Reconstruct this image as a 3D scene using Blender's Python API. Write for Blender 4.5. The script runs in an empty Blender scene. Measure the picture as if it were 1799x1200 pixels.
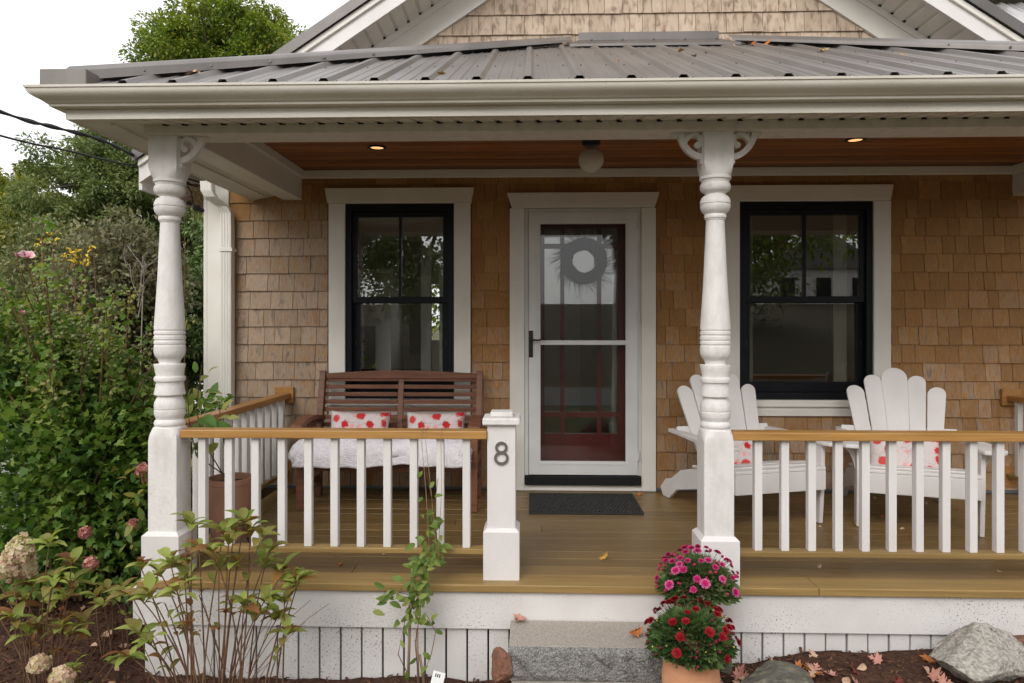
import bpy, bmesh, math, random
import numpy as np
from mathutils import Vector, Matrix
rnd = random.Random(8); R = math.radians; PI = math.pi
sc = bpy.context.scene; C = sc.collection
# ------------------------------------------------------------------ camera, sky, sun, exposure
F = 1199.3; CY = -5.15; CH = 1.255; HV = 568.0; TH = math.atan(35 / F)
cam = bpy.data.cameras.new('camera'); cam.sensor_width = 36; cam.lens = 24; cam.shift_y = -32 / 1799
cam.clip_start = .05; cam.clip_end = 3000
co = bpy.data.objects.new('camera', cam); C.objects.link(co)
co.location = (0, CY, CH); co.rotation_euler = (PI / 2, 0, TH); sc.camera = co
w = bpy.data.worlds.new('World'); sc.world = w; w.use_nodes = True
wn = w.node_tree.nodes; wl = w.node_tree.links
sky = wn.new('ShaderNodeTexSky'); sky.sky_type = 'NISHITA'; sky.sun_disc = False
SUN_EL, SUN_AZ = 36, 198          # azimuth clockwise from +Y: the sun stands behind the viewer, a little to the left
sky.sun_elevation = R(SUN_EL); sky.sun_rotation = R(SUN_AZ); sky.dust_density = 4.0; sky.air_density = 1.0
hs = wn.new('ShaderNodeHueSaturation'); hs.inputs['Saturation'].default_value = .10
ov = wn.new('ShaderNodeMix'); ov.data_type = 'RGBA'; ov.inputs[0].default_value = .55   # even overcast layer
ov.inputs[7].default_value = (12.6, 12.7, 13.0, 1)
wl.new(sky.outputs[0], hs.inputs['Color']); wl.new(hs.outputs[0], ov.inputs[6])
wl.new(ov.outputs[2], wn['Background'].inputs[0]); wn['Background'].inputs[1].default_value = .12
sun = bpy.data.lights.new('sun', 'SUN'); sun.energy = 1.2; sun.angle = R(40); sun.color = (1, .965, .92)
so = bpy.data.objects.new('sun', sun); C.objects.link(so)
so.rotation_euler = (R(90 - SUN_EL), 0, R(180 - SUN_AZ) + PI * 0)
_d = Vector((math.sin(R(SUN_AZ)) * math.cos(R(SUN_EL)), math.cos(R(SUN_AZ)) * math.cos(R(SUN_EL)), math.sin(R(SUN_EL))))
so.rotation_euler = _d.to_track_quat('Z', 'Y').to_euler()
vs = sc.view_settings; vs.view_transform = 'Standard'; vs.look = 'None'; vs.exposure = 0.42; vs.gamma = 1
sc.cycles.use_denoising = True; sc.cycles.max_bounces = 9; sc.cycles.diffuse_bounces = 4
sc.cycles.transparent_max_bounces = 16; sc.cycles.sample_clamp_indirect = 6

def at(u, v, Y):
    "pixel of the photograph -> (X, Z) on the plane at depth Y"
    a = (u - 900) / F; s, c = math.sin(TH), math.cos(TH)
    t = (Y - CY) / (c + a * s)
    return t * (-s + a * c), CH - (v - HV) / F * t
def ax(u, Y): return at(u, HV, Y)[0]
def az(v, Y, u=935): return at(u, v, Y)[1]

# ------------------------------------------------------------------ materials
def nt(m): return m.node_tree.nodes, m.node_tree.links
def rgba(c): return (*c, 1) if len(c) == 3 else c
def M(name, col, col2=None, rough=.6, scale=(8, 8, 8), bump=0, bscale=(60, 60, 60), spec=.4, metal=0, rand=0,
      lo=.35, hi=.65, speck=0, speckc=(.06, .055, .05), speckscale=150, emit=0, sheen=0, detail=5, coat=0):
    m = bpy.data.materials.new(name); m.use_nodes = True; n, l = nt(m); b = n['Principled BSDF']
    b.inputs['Roughness'].default_value = rough; b.inputs['Specular IOR Level'].default_value = spec
    b.inputs['Metallic'].default_value = metal
    if sheen: b.inputs['Sheen Weight'].default_value = sheen
    if coat: b.inputs['Coat Weight'].default_value = coat; b.inputs['Coat Roughness'].default_value = .25
    g = n.new('ShaderNodeNewGeometry')
    def noise(s, d=detail):
        mp = n.new('ShaderNodeMapping'); mp.inputs['Scale'].default_value = s; l.new(g.outputs['Position'], mp.inputs[0])
        t = n.new('ShaderNodeTexNoise'); t.inputs['Scale'].default_value = 1; t.inputs['Detail'].default_value = d
        l.new(mp.outputs[0], t.inputs['Vector']); return t.outputs['Fac']
    def ramp(src, a, z):
        r = n.new('ShaderNodeMapRange'); r.inputs[1].default_value = a; r.inputs[2].default_value = z; l.new(src, r.inputs[0]); return r.outputs[0]
    def mix(f, a, c2):
        x = n.new('ShaderNodeMix'); x.data_type = 'RGBA'
        if isinstance(f, float): x.inputs[0].default_value = f
        else: l.new(f, x.inputs[0])
        for k, v in ((6, a), (7, c2)):
            if isinstance(v, tuple): x.inputs[k].default_value = rgba(v)
            else: l.new(v, x.inputs[k])
        return x.outputs[2]
    cur = rgba(col)
    if col2: cur = mix(ramp(noise(scale), lo, hi), rgba(col), rgba(col2))
    if speck: 
        f = ramp(noise((speckscale,) * 3, 2), .74 - .10 * speck, .78 - .09 * speck)
        mask = ramp(noise((1.7, 1.7, 3.2), 3), .44, .62)
        mm = n.new('ShaderNodeMath'); mm.operation = 'MULTIPLY'; l.new(f, mm.inputs[0]); l.new(mask, mm.inputs[1])
        cur = mix(mm.outputs[0], cur, rgba(speckc))
    if rand:
        oi = n.new('ShaderNodeObjectInfo'); ad = n.new('ShaderNodeMath'); ad.operation = 'ADD'
        l.new(oi.outputs['Random'], ad.inputs[0]); l.new(g.outputs['Random Per Island'], ad.inputs[1])
        fr = n.new('ShaderNodeMath'); fr.operation = 'FRACT'; l.new(ad.outputs[0], fr.inputs[0])
        mr = n.new('ShaderNodeMapRange'); mr.inputs[3].default_value = 1 - rand; mr.inputs[4].default_value = 1 + rand; l.new(fr.outputs[0], mr.inputs[0])
        hv = n.new('ShaderNodeHueSaturation'); l.new(mr.outputs[0], hv.inputs['Value'])
        if isinstance(cur, tuple): hv.inputs['Color'].default_value = cur
        else: l.new(cur, hv.inputs['Color'])
        cur = hv.outputs[0]
    if isinstance(cur, tuple): b.inputs['Base Color'].default_value = cur
    else: l.new(cur, b.inputs['Base Color'])
    if bump:
        bp = n.new('ShaderNodeBump'); bp.inputs['Strength'].default_value = 1; bp.inputs['Distance'].default_value = bump
        l.new(noise(bscale), bp.inputs['Height']); l.new(bp.outputs[0], b.inputs['Normal'])
    if emit:
        b.inputs['Emission Color'].default_value = rgba(col); b.inputs['Emission Strength'].default_value = emit
    return m
def leaf_mat(name, cols, trans=.35, rough=.55, tone=1.3):
    "foliage: colour picked per leaf from a ramp, part of the light passes through"
    m = bpy.data.materials.new(name); m.use_nodes = True; n, l = nt(m); b = n['Principled BSDF']
    g = n.new('ShaderNodeNewGeometry'); oi = n.new('ShaderNodeObjectInfo')
    ad = n.new('ShaderNodeMath'); ad.operation = 'ADD'; l.new(oi.outputs['Random'], ad.inputs[0]); l.new(g.outputs['Random Per Island'], ad.inputs[1])
    fr = n.new('ShaderNodeMath'); fr.operation = 'FRACT'; l.new(ad.outputs[0], fr.inputs[0])
    cr = n.new('ShaderNodeValToRGB'); e = cr.color_ramp.elements
    while len(e) < len(cols): e.new(.5)
    for k, c in enumerate(cols): e[k].position = k / (len(cols) - 1); e[k].color = rgba(c)
    nz = n.new('ShaderNodeTexNoise'); nz.inputs['Scale'].default_value = tone; nz.inputs['Detail'].default_value = 2; l.new(g.outputs['Position'], nz.inputs['Vector'])
    ma = n.new('ShaderNodeMath'); ma.operation = 'MULTIPLY_ADD'; ma.inputs[1].default_value = 1.5; ma.inputs[2].default_value = -.75; l.new(nz.outputs['Fac'], ma.inputs[0])
    sm = n.new('ShaderNodeMath'); sm.operation = 'ADD'; sm.use_clamp = True; l.new(fr.outputs[0], sm.inputs[0]); l.new(ma.outputs[0], sm.inputs[1])
    l.new(sm.outputs[0], cr.inputs[0]); l.new(cr.outputs[0], b.inputs['Base Color'])
    b.inputs['Roughness'].default_value = rough; b.inputs['Specular IOR Level'].default_value = .35
    t = n.new('ShaderNodeBsdfTranslucent'); hv = n.new('ShaderNodeHueSaturation'); hv.inputs['Value'].default_value = 1.5; hv.inputs['Saturation'].default_value = 1.1
    l.new(cr.outputs[0], hv.inputs['Color']); l.new(hv.outputs[0], t.inputs[0])
    mx = n.new('ShaderNodeMixShader'); mx.inputs[0].default_value = trans
    l.new(b.outputs[0], mx.inputs[1]); l.new(t.outputs[0], mx.inputs[2]); l.new(mx.outputs[0], n['Material Output'].inputs[0])
    return m
def glass_mat(name, ior=1.75, tint=(.93, .95, .94)):
    m = bpy.data.materials.new(name); m.use_nodes = True; n, l = nt(m); n.remove(n['Principled BSDF'])
    tr = n.new('ShaderNodeBsdfTransparent'); tr.inputs[0].default_value = rgba(tint)
    gl = n.new('ShaderNodeBsdfGlossy'); gl.inputs['Roughness'].default_value = 0; gl.inputs[0].default_value = (1, 1, 1, 1)
    f = n.new('ShaderNodeFresnel'); f.inputs[0].default_value = ior
    x = n.new('ShaderNodeMixShader'); l.new(f.outputs[0], x.inputs[0]); l.new(tr.outputs[0], x.inputs[1]); l.new(gl.outputs[0], x.inputs[2])
    l.new(x.outputs[0], n['Material Output'].inputs[0]); return m
def shingle_mat():
    m = bpy.data.materials.new('cedar_shingle'); m.use_nodes = True; n, l = nt(m); b = n['Principled BSDF']
    g = n.new('ShaderNodeNewGeometry'); oi = n.new('ShaderNodeObjectInfo'); sx = n.new('ShaderNodeSeparateXYZ'); l.new(g.outputs['Position'], sx.inputs[0])
    def math_(op, a, c):
        x = n.new('ShaderNodeMath'); x.operation = op
        for k, v in enumerate((a, c)):
            if isinstance(v, (int, float)): x.inputs[k].default_value = v
            else: l.new(v, x.inputs[k])
        return x.outputs[0]
    def noise(s, d=5, dist=0):
        mp = n.new('ShaderNodeMapping'); mp.inputs['Scale'].default_value = s; l.new(off, mp.inputs[0])
        t = n.new('ShaderNodeTexNoise'); t.inputs['Scale'].default_value = 1; t.inputs['Detail'].default_value = d; t.inputs['Distortion'].default_value = dist
        l.new(mp.outputs[0], t.inputs['Vector']); return t.outputs['Fac']
    def rng(s, a, z, o0=0., o1=1.):
        r = n.new('ShaderNodeMapRange'); l.new(s, r.inputs[0])
        for k, v in ((1, a), (2, z), (3, o0), (4, o1)): r.inputs[k].default_value = v
        return r.outputs[0]
    def mix(f, a, c2):
        x = n.new('ShaderNodeMix'); x.data_type = 'RGBA'; l.new(f, x.inputs[0])
        for k, v in ((6, a), (7, c2)):
            if isinstance(v, tuple): x.inputs[k].default_value = rgba(v)
            else: l.new(v, x.inputs[k])
        return x.outputs[2]
    rv = math_('FRACT', math_('ADD', oi.outputs['Random'], g.outputs['Random Per Island']), 0)
    va = n.new('ShaderNodeVectorMath'); va.operation = 'MULTIPLY_ADD'; cb = n.new('ShaderNodeCombineXYZ')
    for k in range(3): l.new(rv, cb.inputs[k])
    va.inputs[1].default_value = (37, 11, 23); l.new(cb.outputs[0], va.inputs[0]); l.new(g.outputs['Position'], va.inputs[2]); off = va.outputs[0]
    grain = noise((230, 230, 7), 4); blot = noise((26, 26, 9), 4, .6); big = noise((9, 9, 4), 2)
    # silvering: most where rain reaches, by the open left end, low on the wall and on the gable
    left = rng(sx.outputs[0], -.55, -1.8); low = rng(sx.outputs[2], 1.9, .25); gable = rng(sx.outputs[2], 2.6, 2.9)
    expo = math_('MAXIMUM', math_('MAXIMUM', math_('MULTIPLY', left, rng(sx.outputs[2], 2.3, 1.85)), math_('MULTIPLY', low, .62)), gable)
    wv = math_('ADD', math_('MULTIPLY', expo, .75), math_('MULTIPLY', math_('SUBTRACT', rv, .5), .30))
    grey = rng(math_('ADD', wv, math_('MULTIPLY', math_('SUBTRACT', blot, .5), 1.3)), .18, .72)
    fresh = mix(rv, (.365, .190, .066), (.44, .252, .100)); fresh = mix(rng(big, .3, .7), fresh, (.385, .19, .064))
    fresh = mix(rng(grain, .35, .7), fresh, (.265, .134, .052))
    old = mix(rng(grain, .3, .7), (.42, .312, .228), (.31, .222, .155)); old = mix(rng(blot, .55, .75), old, (.17, .132, .107))
    rust = math_('MULTIPLY', rng(noise((34, 34, 6), 4), .60, .72), rng(expo, .4, .9, 0., .7)); old = mix(rust, old, (.27, .14, .065))
    col = mix(grey, fresh, old)
    # pale sun-bleached gable
    col = mix(math_('MULTIPLY', gable, rng(blot, .62, .42, 0., .62)), col, (.58, .475, .375))
    hv = n.new('ShaderNodeHueSaturation'); l.new(col, hv.inputs['Color']); l.new(rng(rv, 0, 1, .88, 1.10), hv.inputs['Value'])
    l.new(hv.outputs[0], b.inputs['Base Color']); b.inputs['Roughness'].default_value = .78; b.inputs['Specular IOR Level'].default_value = .25
    bp = n.new('ShaderNodeBump'); bp.inputs['Distance'].default_value = .0025; l.new(grain, bp.inputs['Height']); l.new(bp.outputs[0], b.inputs['Normal'])
    return m
def fabric_mat():
    "cotton print: red poppies, pink buds and thin grey stems on off-white"
    m = bpy.data.materials.new('poppy_print'); m.use_nodes = True; n, l = nt(m); b = n['Principled BSDF']
    tc = n.new('ShaderNodeTexCoord')
    def vor(s, feat='F1'):
        mp = n.new('ShaderNodeMapping'); mp.inputs['Scale'].default_value = (s, s, s); l.new(tc.outputs['Object'], mp.inputs[0])
        nz = n.new('ShaderNodeTexNoise'); nz.inputs['Scale'].default_value = 4.5; l.new(mp.outputs[0], nz.inputs['Vector'])
        av = n.new('ShaderNodeMix'); av.data_type = 'VECTOR'; av.inputs[0].default_value = .30; l.new(mp.outputs[0], av.inputs[4]); l.new(nz.outputs['Color'], av.inputs[5])
        v = n.new('ShaderNodeTexVoronoi'); v.feature = feat; v.inputs['Scale'].default_value = 1; l.new(av.outputs[1], v.inputs['Vector']); return v
    def rng(s, a, z):
        r = n.new('ShaderNodeMapRange'); r.inputs[1].default_value = a; r.inputs[2].default_value = z; l.new(s, r.inputs[0]); return r.outputs[0]
    def mix(f, a, c2):
        x = n.new('ShaderNodeMix'); x.data_type = 'RGBA'; l.new(f, x.inputs[0])
        for k, v in ((6, a), (7, c2)):
            if isinstance(v, tuple): x.inputs[k].default_value = rgba(v)
            else: l.new(v, x.inputs[k])
        return x.outputs[2]
    v1, v2, v3 = vor(16), vor(25), vor(9, 'DISTANCE_TO_EDGE')
    cur = mix(rng(v3.outputs['Distance'], .018, .006), (.60, .52, .505), (.42, .38, .38))
    cur = mix(rng(v2.outputs['Distance'], .30, .22), cur, (.72, .34, .32))
    sp = n.new('ShaderNodeSeparateColor'); l.new(v1.outputs['Color'], sp.inputs[0])
    red = mix(sp.outputs[0], (.47, .022, .025), (.62, .10, .09)); red = mix(rng(v1.outputs['Distance'], .12, .05), red, (.30, .008, .012))
    mm = n.new('ShaderNodeMath'); mm.operation = 'MULTIPLY'; l.new(rng(v1.outputs['Distance'], .42, .34), mm.inputs[0])
    g2 = n.new('ShaderNodeMath'); g2.operation = 'GREATER_THAN'; g2.inputs[1].default_value = .22; l.new(sp.outputs[1], g2.inputs[0]); l.new(g2.outputs[0], mm.inputs[1])
    l.new(mix(mm.outputs[0], cur, red), b.inputs['Base Color']); b.inputs['Roughness'].default_value = .9; b.inputs['Specular IOR Level'].default_value = .1
    return m
m_white = M('white_paint', (.70, .665, .645), (.63, .595, .57), rough=.5, scale=(5, 5, 2), bump=.0012, bscale=(45, 45, 45), speck=.35, speckc=(.30, .27, .24))
m_old = M('old_chalky_white_paint', (.70, .665, .64), (.59, .555, .525), rough=.65, scale=(22, 22, 9), bump=.0028, bscale=(55, 55, 40), lo=.45, hi=.8, speck=.7, speckc=(.28, .25, .22))
m_skirt = M('mildewed_white_paint', (.70, .672, .65), (.63, .595, .57), rough=.6, scale=(4, 4, 4), speck=1.25, speckc=(.07, .06, .055), speckscale=130, bump=.001)
m_trim = M('cream_trim_paint', (.74, .705, .655), (.68, .64, .58), rough=.5, scale=(3, 3, 3), bump=.0008)
m_gutter = M('aged_white_aluminium', (.70, .655, .585), (.58, .53, .455), rough=.38, scale=(1.5, 9, 9), speck=.5, speckc=(.25, .21, .16))
m_soffit = M('white_vinyl_soffit', (.70, .665, .61), (.62, .585, .53), rough=.55, scale=(6, 6, 6))
m_cedarrail = M('oiled_cedar', (.44, .235, .070), (.32, .155, .042), rough=.42, scale=(3, 60, 60), bump=.001, bscale=(6, 120, 120), lo=.3, hi=.7, coat=.15)
m_siderail = M('oiled_cedar_side', (.40, .195, .055), (.29, .13, .035), rough=.42, scale=(60, 3, 60), bump=.001, bscale=(120, 6, 120), lo=.3, hi=.7, coat=.15)
m_deck = M('stained_deck_board', (.225, .139, .050), (.155, .097, .036), rough=.40, scale=(1.8, 38, 38), bump=.0015, bscale=(4, 150, 150), lo=.3, hi=.72, rand=.16, coat=.12, speck=.2, speckc=(.42, .36, .27))
m_nose = M('stained_deck_nosing', (.31, .20, .072), (.23, .146, .052), rough=.45, scale=(1.6, 34, 34), bump=.0015, bscale=(4, 150, 150), rand=.1)
m_ceil = M('varnished_fir_beadboard', (.34, .125, .036), (.22, .075, .022), rough=.42, scale=(2.5, 45, 45), rand=.42, bump=.0008, bscale=(4, 150, 150))
m_roof = M('grey_painted_steel', (.150, .134, .124), (.195, .176, .163), rough=.40, scale=(6, 1.5, 1.5), spec=.45, metal=.25, speck=.25, speckc=(.45, .40, .34), speckscale=90)
m_roofd = M('dark_grey_flashing', (.105, .094, .088), (.135, .122, .115), rough=.4, scale=(4, 4, 4), spec=.5, metal=.3)
m_black = M('black_window_frame', (.0035, .0042, .0065), (.006, .007, .010), rough=.38, scale=(9, 9, 9), spec=.22)
m_blackd = M('black_foam_closure', (.008, .008, .008), rough=.9)
m_storm = M('white_storm_door_aluminium', (.66, .655, .64), (.60, .595, .58), rough=.4, scale=(4, 4, 4))
m_maroon = M('maroon_door_paint', (.088, .012, .010), (.105, .015, .013), rough=.4, scale=(6, 6, 2))
m_bronze = M('oil_rubbed_bronze', (.022, .017, .014), rough=.35, spec=.6, metal=.5)
m_glass = glass_mat('window_glass', 1.85); m_sglass = glass_mat('storm_glass', 1.36, (.90, .90, .89))
m_shingle = shingle_mat(); m_fabric = fabric_mat()
m_under = M('wall_sheathing', (.10, .06, .03), rough=.9)
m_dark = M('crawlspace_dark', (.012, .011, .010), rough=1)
m_bench = M('oiled_teak', (.185, .076, .042), (.12, .046, .026), rough=.5, scale=(4, 40, 40), bump=.001, bscale=(10, 90, 90), rand=.12)
m_towel = M('white_terry_cloth', (.74, .70, .72), (.66, .62, .65), rough=.95, scale=(30, 30, 30), bump=.010, bscale=(110, 110, 110), sheen=.3, spec=.05)
m_mat = M('black_rubber_mat', (.024, .023, .022), rough=.65, bump=.006, bscale=(60, 60, 60))
m_terra = M('terracotta', (.50, .215, .105), (.60, .31, .18), rough=.8, scale=(6, 6, 22), bump=.002, bscale=(30, 30, 120), lo=.3, hi=.75)
m_terrad = M('weathered_terracotta', (.37, .175, .11), (.25, .14, .095), rough=.85, scale=(9, 9, 5), bump=.002)
m_soil = M('potting_soil', (.03, .02, .013), (.10, .08, .055), rough=1, scale=(70, 70, 70), lo=.55, hi=.7)
m_mulch = M('bark_mulch', (.088, .044, .028), (.05, .026, .018), rough=.95, scale=(28, 28, 28), bump=.02, bscale=(45, 45, 45), spec=.15)
m_chip = M('bark_chip', (.125, .062, .038), (.065, .034, .023), rough=.9, scale=(40, 40, 40), rand=.45, spec=.15)
m_granite = M('grey_granite', (.34, .325, .30), (.17, .165, .155), rough=.85, scale=(130, 130, 130), bump=.002, bscale=(140, 140, 140), lo=.42, hi=.62, speck=.6, speckc=(.05, .05, .05), speckscale=220)
m_graniter = M('rough_split_granite', (.36, .345, .32), (.15, .147, .14), rough=.9, scale=(190, 190, 190), bump=.02, bscale=(85, 85, 85), lo=.38, hi=.62)
m_granitet = M('pale_sawn_granite', (.40, .35, .30), (.28, .25, .22), rough=.85, scale=(100, 100, 100), bump=.0015, bscale=(140, 140, 140), lo=.4, hi=.65)
m_boulder = M('pale_grey_boulder', (.43, .395, .345), (.27, .25, .22), rough=.95, scale=(70, 70, 70), bump=.014, bscale=(60, 60, 60), speck=1.3, speckc=(.08, .08, .07), speckscale=55, lo=.42, hi=.60)
m_moss = M('lichened_grey_rock', (.10, .092, .078), (.19, .18, .125), rough=.95, scale=(22, 22, 22), bump=.012, bscale=(34, 34, 34), lo=.45, hi=.7)
m_redrock = M('red_brown_stone', (.24, .10, .06), (.16, .085, .06), rough=.9, scale=(25, 25, 25), bump=.01, bscale=(40, 40, 40))
m_stem = M('brown_stem', (.11, .052, .028), (.16, .085, .045), rough=.8, scale=(40, 40, 12))
m_bark = M('tree_bark', (.075, .055, .042), (.045, .034, .027), rough=.95, scale=(14, 14, 4), bump=.02, bscale=(20, 20, 6))
m_deadwood = M('dead_grey_wood', (.26, .23, .19), rough=.9)
m_asphalt = M('asphalt', (.055, .055, .055), (.042, .042, .043), rough=.9, scale=(20, 20, 20))
m_drive = M('pale_gravel', (.33, .315, .30), (.23, .22, .205), rough=.95, scale=(25, 25, 25), bump=.01, bscale=(50, 50, 50))
m_lawn = M('dry_lawn', (.062, .068, .024), (.105, .082, .036), rough=1, scale=(3, 3, 3), bump=.03, bscale=(40, 40, 40))
m_cable = M('black_cable', (.012, .012, .013), rough=.5)
m_string = M('jute_string', (.36, .235, .10), rough=.9)
m_straw = M('straw', (.32, .21, .085), (.19, .11, .04), rough=.95, scale=(40, 40, 40))
m_lampglass = M('frosted_lamp_globe', (.58, .545, .49), rough=.25, spec=.6, bump=.002, bscale=(60, 60, 60))
m_bulb = M('lit_recessed_lens', (1.0, .46, .17), rough=.4, emit=1.1)
m_wallin = M('cream_plaster', (.56, .53, .45), rough=.9); m_mantel = M('white_mantel', (.72, .70, .66), rough=.6)
m_floorin = M('oak_floor', (.20, .10, .045), rough=.5); m_curtain = M('sheer_curtain', (.62, .58, .47), rough=.9)
m_num = M('brushed_bronze_number', (.16, .145, .125), rough=.45, metal=.4)
m_green = M('green_plastic', (.012, .095, .06), rough=.5); m_bamboo = M('bamboo_stake', (.33, .24, .16), (.24, .16, .10), rough=.8, scale=(20, 20, 8))
m_tag = M('white_plastic_tag', (.75, .75, .73), rough=.5); m_ink = M('black_ink', (.02, .02, .02), rough=.7)
m_twig = M('grapevine_twig', (.030, .020, .015), rough=.9)

# ------------------------------------------------------------------ mesh helpers
class MB:
    def __init__(s): s.v = []; s.f = []
    def add(s, vs_, fs_): o = len(s.v); s.v += [tuple(p) for p in vs_]; s.f += [tuple(i + o for i in f) for f in fs_]; return s
    def box(s, x0, x1, y0, y1, z0, z1):
        x0, x1 = sorted((x0, x1)); y0, y1 = sorted((y0, y1)); z0, z1 = sorted((z0, z1))
        return s.add([(x0, y0, z0), (x1, y0, z0), (x1, y1, z0), (x0, y1, z0), (x0, y0, z1), (x1, y0, z1), (x1, y1, z1), (x0, y1, z1)],
                     [(0, 3, 2, 1), (4, 5, 6, 7), (0, 1, 5, 4), (1, 2, 6, 5), (2, 3, 7, 6), (3, 0, 4, 7)])
    def prism(s, pts, axis, a, b):
        "2D outline extruded: axis 'y' -> pts are (x,z), 'x' -> (y,z), 'z' -> (x,y)"
        n = len(pts); ar = sum(pts[i][0] * pts[(i + 1) % n][1] - pts[(i + 1) % n][0] * pts[i][1] for i in range(n))
        if ar < 0: pts = pts[::-1]
        f = {'y': lambda p, t: (p[0], t, p[1]), 'x': lambda p, t: (t, p[0], p[1]), 'z': lambda p, t: (p[0], p[1], t)}[axis]
        if axis == 'y': a, b = max(a, b), min(a, b)
        else: a, b = min(a, b), max(a, b)
        fs_ = [tuple(range(n))[::-1], tuple(range(n, 2 * n))] + [(i, (i + 1) % n, n + (i + 1) % n, n + i) for i in range(n)]
        return s.add([f(p, a) for p in pts] + [f(p, b) for p in pts], fs_)
    def lathe(s, prof, seg=28, c=(0, 0), cap=True):
        vs_ = []; n = len(prof)
        for r, z in prof:
            for k in range(seg): a = 2 * PI * k / seg; vs_.append((c[0] + r * math.cos(a), c[1] + r * math.sin(a), z))
        fs_ = [(i * seg + k, i * seg + (k + 1) % seg, (i + 1) * seg + (k + 1) % seg, (i + 1) * seg + k) for i in range(n - 1) for k in range(seg)]
        if prof[0][1] > prof[-1][1]: fs_ = [q[::-1] for q in fs_]
        if cap: fs_ += [tuple(range(seg)), tuple(range((n - 1) * seg, n * seg))]
        return s.add(vs_, fs_)
    def tube(s, pts, r, seg=6, r2=None):
        pts = [Vector(p) for p in pts]; n = len(pts); vs_ = []; ref = Vector((.31, .17, .94)).normalized()
        for i, p in enumerate(pts):
            t = (pts[min(i + 1, n - 1)] - pts[max(i - 1, 0)]).normalized()
            a = t.cross(ref); a = a.normalized() if a.length > 1e-3 else t.orthogonal().normalized(); b = t.cross(a)
            rr = r if r2 is None else r + (r2 - r) * i / (n - 1)
            for k in range(seg): q = 2 * PI * k / seg; vs_.append(p + a * (rr * math.cos(q)) + b * (rr * math.sin(q)))
        fs_ = [(i * seg + k, i * seg + (k + 1) % seg, (i + 1) * seg + (k + 1) % seg, (i + 1) * seg + k) for i in range(n - 1) for k in range(seg)]
        return s.add(vs_, fs_ + [tuple(range(seg))[::-1], tuple(range((n - 1) * seg, n * seg))])
    def bar(s, a, b, wx, wz, up=(0, 0, 1)):
        "square-section bar from a to b"
        a, b = Vector(a), Vector(b); t = (b - a).normalized(); u = t.cross(Vector(up))
        u = u.normalized() if u.length > 1e-4 else Vector((1, 0, 0)); v = u.cross(t)
        vs_ = [p + u * (sx * wx / 2) + v * (sz * wz / 2) for p in (a, b) for sx, sz in ((-1, -1), (1, -1), (1, 1), (-1, 1))]
        return s.add(vs_, [(0, 1, 2, 3), (7, 6, 5, 4), (0, 4, 5, 1), (1, 5, 6, 2), (2, 6, 7, 3), (3, 7, 4, 0)])
    def stroke(s, pts, wid, y0, y1, closed=False):
        "ribbon of given width along a 2D (x,z) line, extruded in y"
        n = len(pts); P = [Vector(p) for p in pts]; L = []; Rr = []
        for i in range(n):
            a = P[(i - 1) % n] if closed or i else P[i]; b = P[(i + 1) % n] if closed or i < n - 1 else P[i]
            t = (b - a).normalized(); nn = Vector((-t.y, t.x)); h = (wid[i] if isinstance(wid, (list, tuple)) else wid) / 2
            L.append(P[i] + nn * h); Rr.append(P[i] - nn * h)
        vs_ = [(p.x, y0, p.y) for p in L] + [(p.x, y0, p.y) for p in Rr] + [(p.x, y1, p.y) for p in L] + [(p.x, y1, p.y) for p in Rr]
        fs_ = []
        for i in range(n if closed else n - 1):
            j = (i + 1) % n
            fs_ += [(i, n + i, n + j, j), (2 * n + i, 2 * n + j, 3 * n + j, 3 * n + i), (i, j, 2 * n + j, 2 * n + i), (n + i, 3 * n + i, 3 * n + j, n + j)]
        if not closed: fs_ += [(0, 2 * n, 3 * n, n), (n - 1, 2 * n - 1, 4 * n - 1, 3 * n - 1)]
        return s.add(vs_, fs_)
    def mesh(s, name, mat, smooth=False, fix=True):
        me = bpy.data.meshes.new(name); me.from_pydata(s.v, [], s.f); me.materials.append(mat)
        if fix and len(s.v) < 20000:
            bm = bmesh.new(); bm.from_mesh(me); bmesh.ops.recalc_face_normals(bm, faces=bm.faces); bm.to_mesh(me); bm.free()
        if smooth: me.shade_smooth() if smooth is True else me.set_sharp_from_angle(angle=R(smooth))
        if smooth and smooth is not True:
            me.shade_smooth(); me.set_sharp_from_angle(angle=R(smooth))
        return me
    def build(s, name, mat, parent=None, smooth=False, bev=0, fix=True, local=False):
        return link(name, s.mesh(name, mat, smooth, fix), parent, bev, local)
def link(name, me, parent=None, bev=0, local=False):
    o = bpy.data.objects.new(name, me); C.objects.link(o)
    if parent is not None: attach(o, parent, local)
    if bev:
        b = o.modifiers.new('bevel', 'BEVEL'); b.width = bev; b.segments = 2; b.limit_method = 'ANGLE'; b.angle_limit = R(40)
    return o
WORLD = {}
def attach(o, parent, local=False):
    o.parent = parent
    if not local: o.matrix_parent_inverse = WORLD.get(parent.name, Matrix()).inverted()
def tag(o, label, cat=None, group=None, kind=None):
    o['label'] = label
    if cat: o['category'] = cat
    if group: o['group'] = group
    if kind: o['kind'] = kind
    return o
def thing(name, label, cat, loc=(0, 0, 0), rz=0, group=None):
    o = bpy.data.objects.new(name, None); C.objects.link(o); o.location = loc; o.rotation_euler = (0, 0, rz); o.empty_display_size = .1
    WORLD[o.name] = Matrix.Translation(loc) @ Matrix.Rotation(rz, 4, 'Z')
    return tag(o, label, cat, group)
def copy_tree(root, loc, rz):
    def cp(o, par):
        c = o.copy(); C.objects.link(c)
        if par: c.parent = par; c.matrix_parent_inverse = o.matrix_parent_inverse
        for ch in o.children: cp(ch, c)
        return c
    r = cp(root, None); r.location = loc; r.rotation_euler = (0, 0, rz); return r
def B(name, mat, parent, x0, x1, y0, y1, z0, z1, bev=0): return MB().box(x0, x1, y0, y1, z0, z1).build(name, mat, parent, bev=bev)
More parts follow.
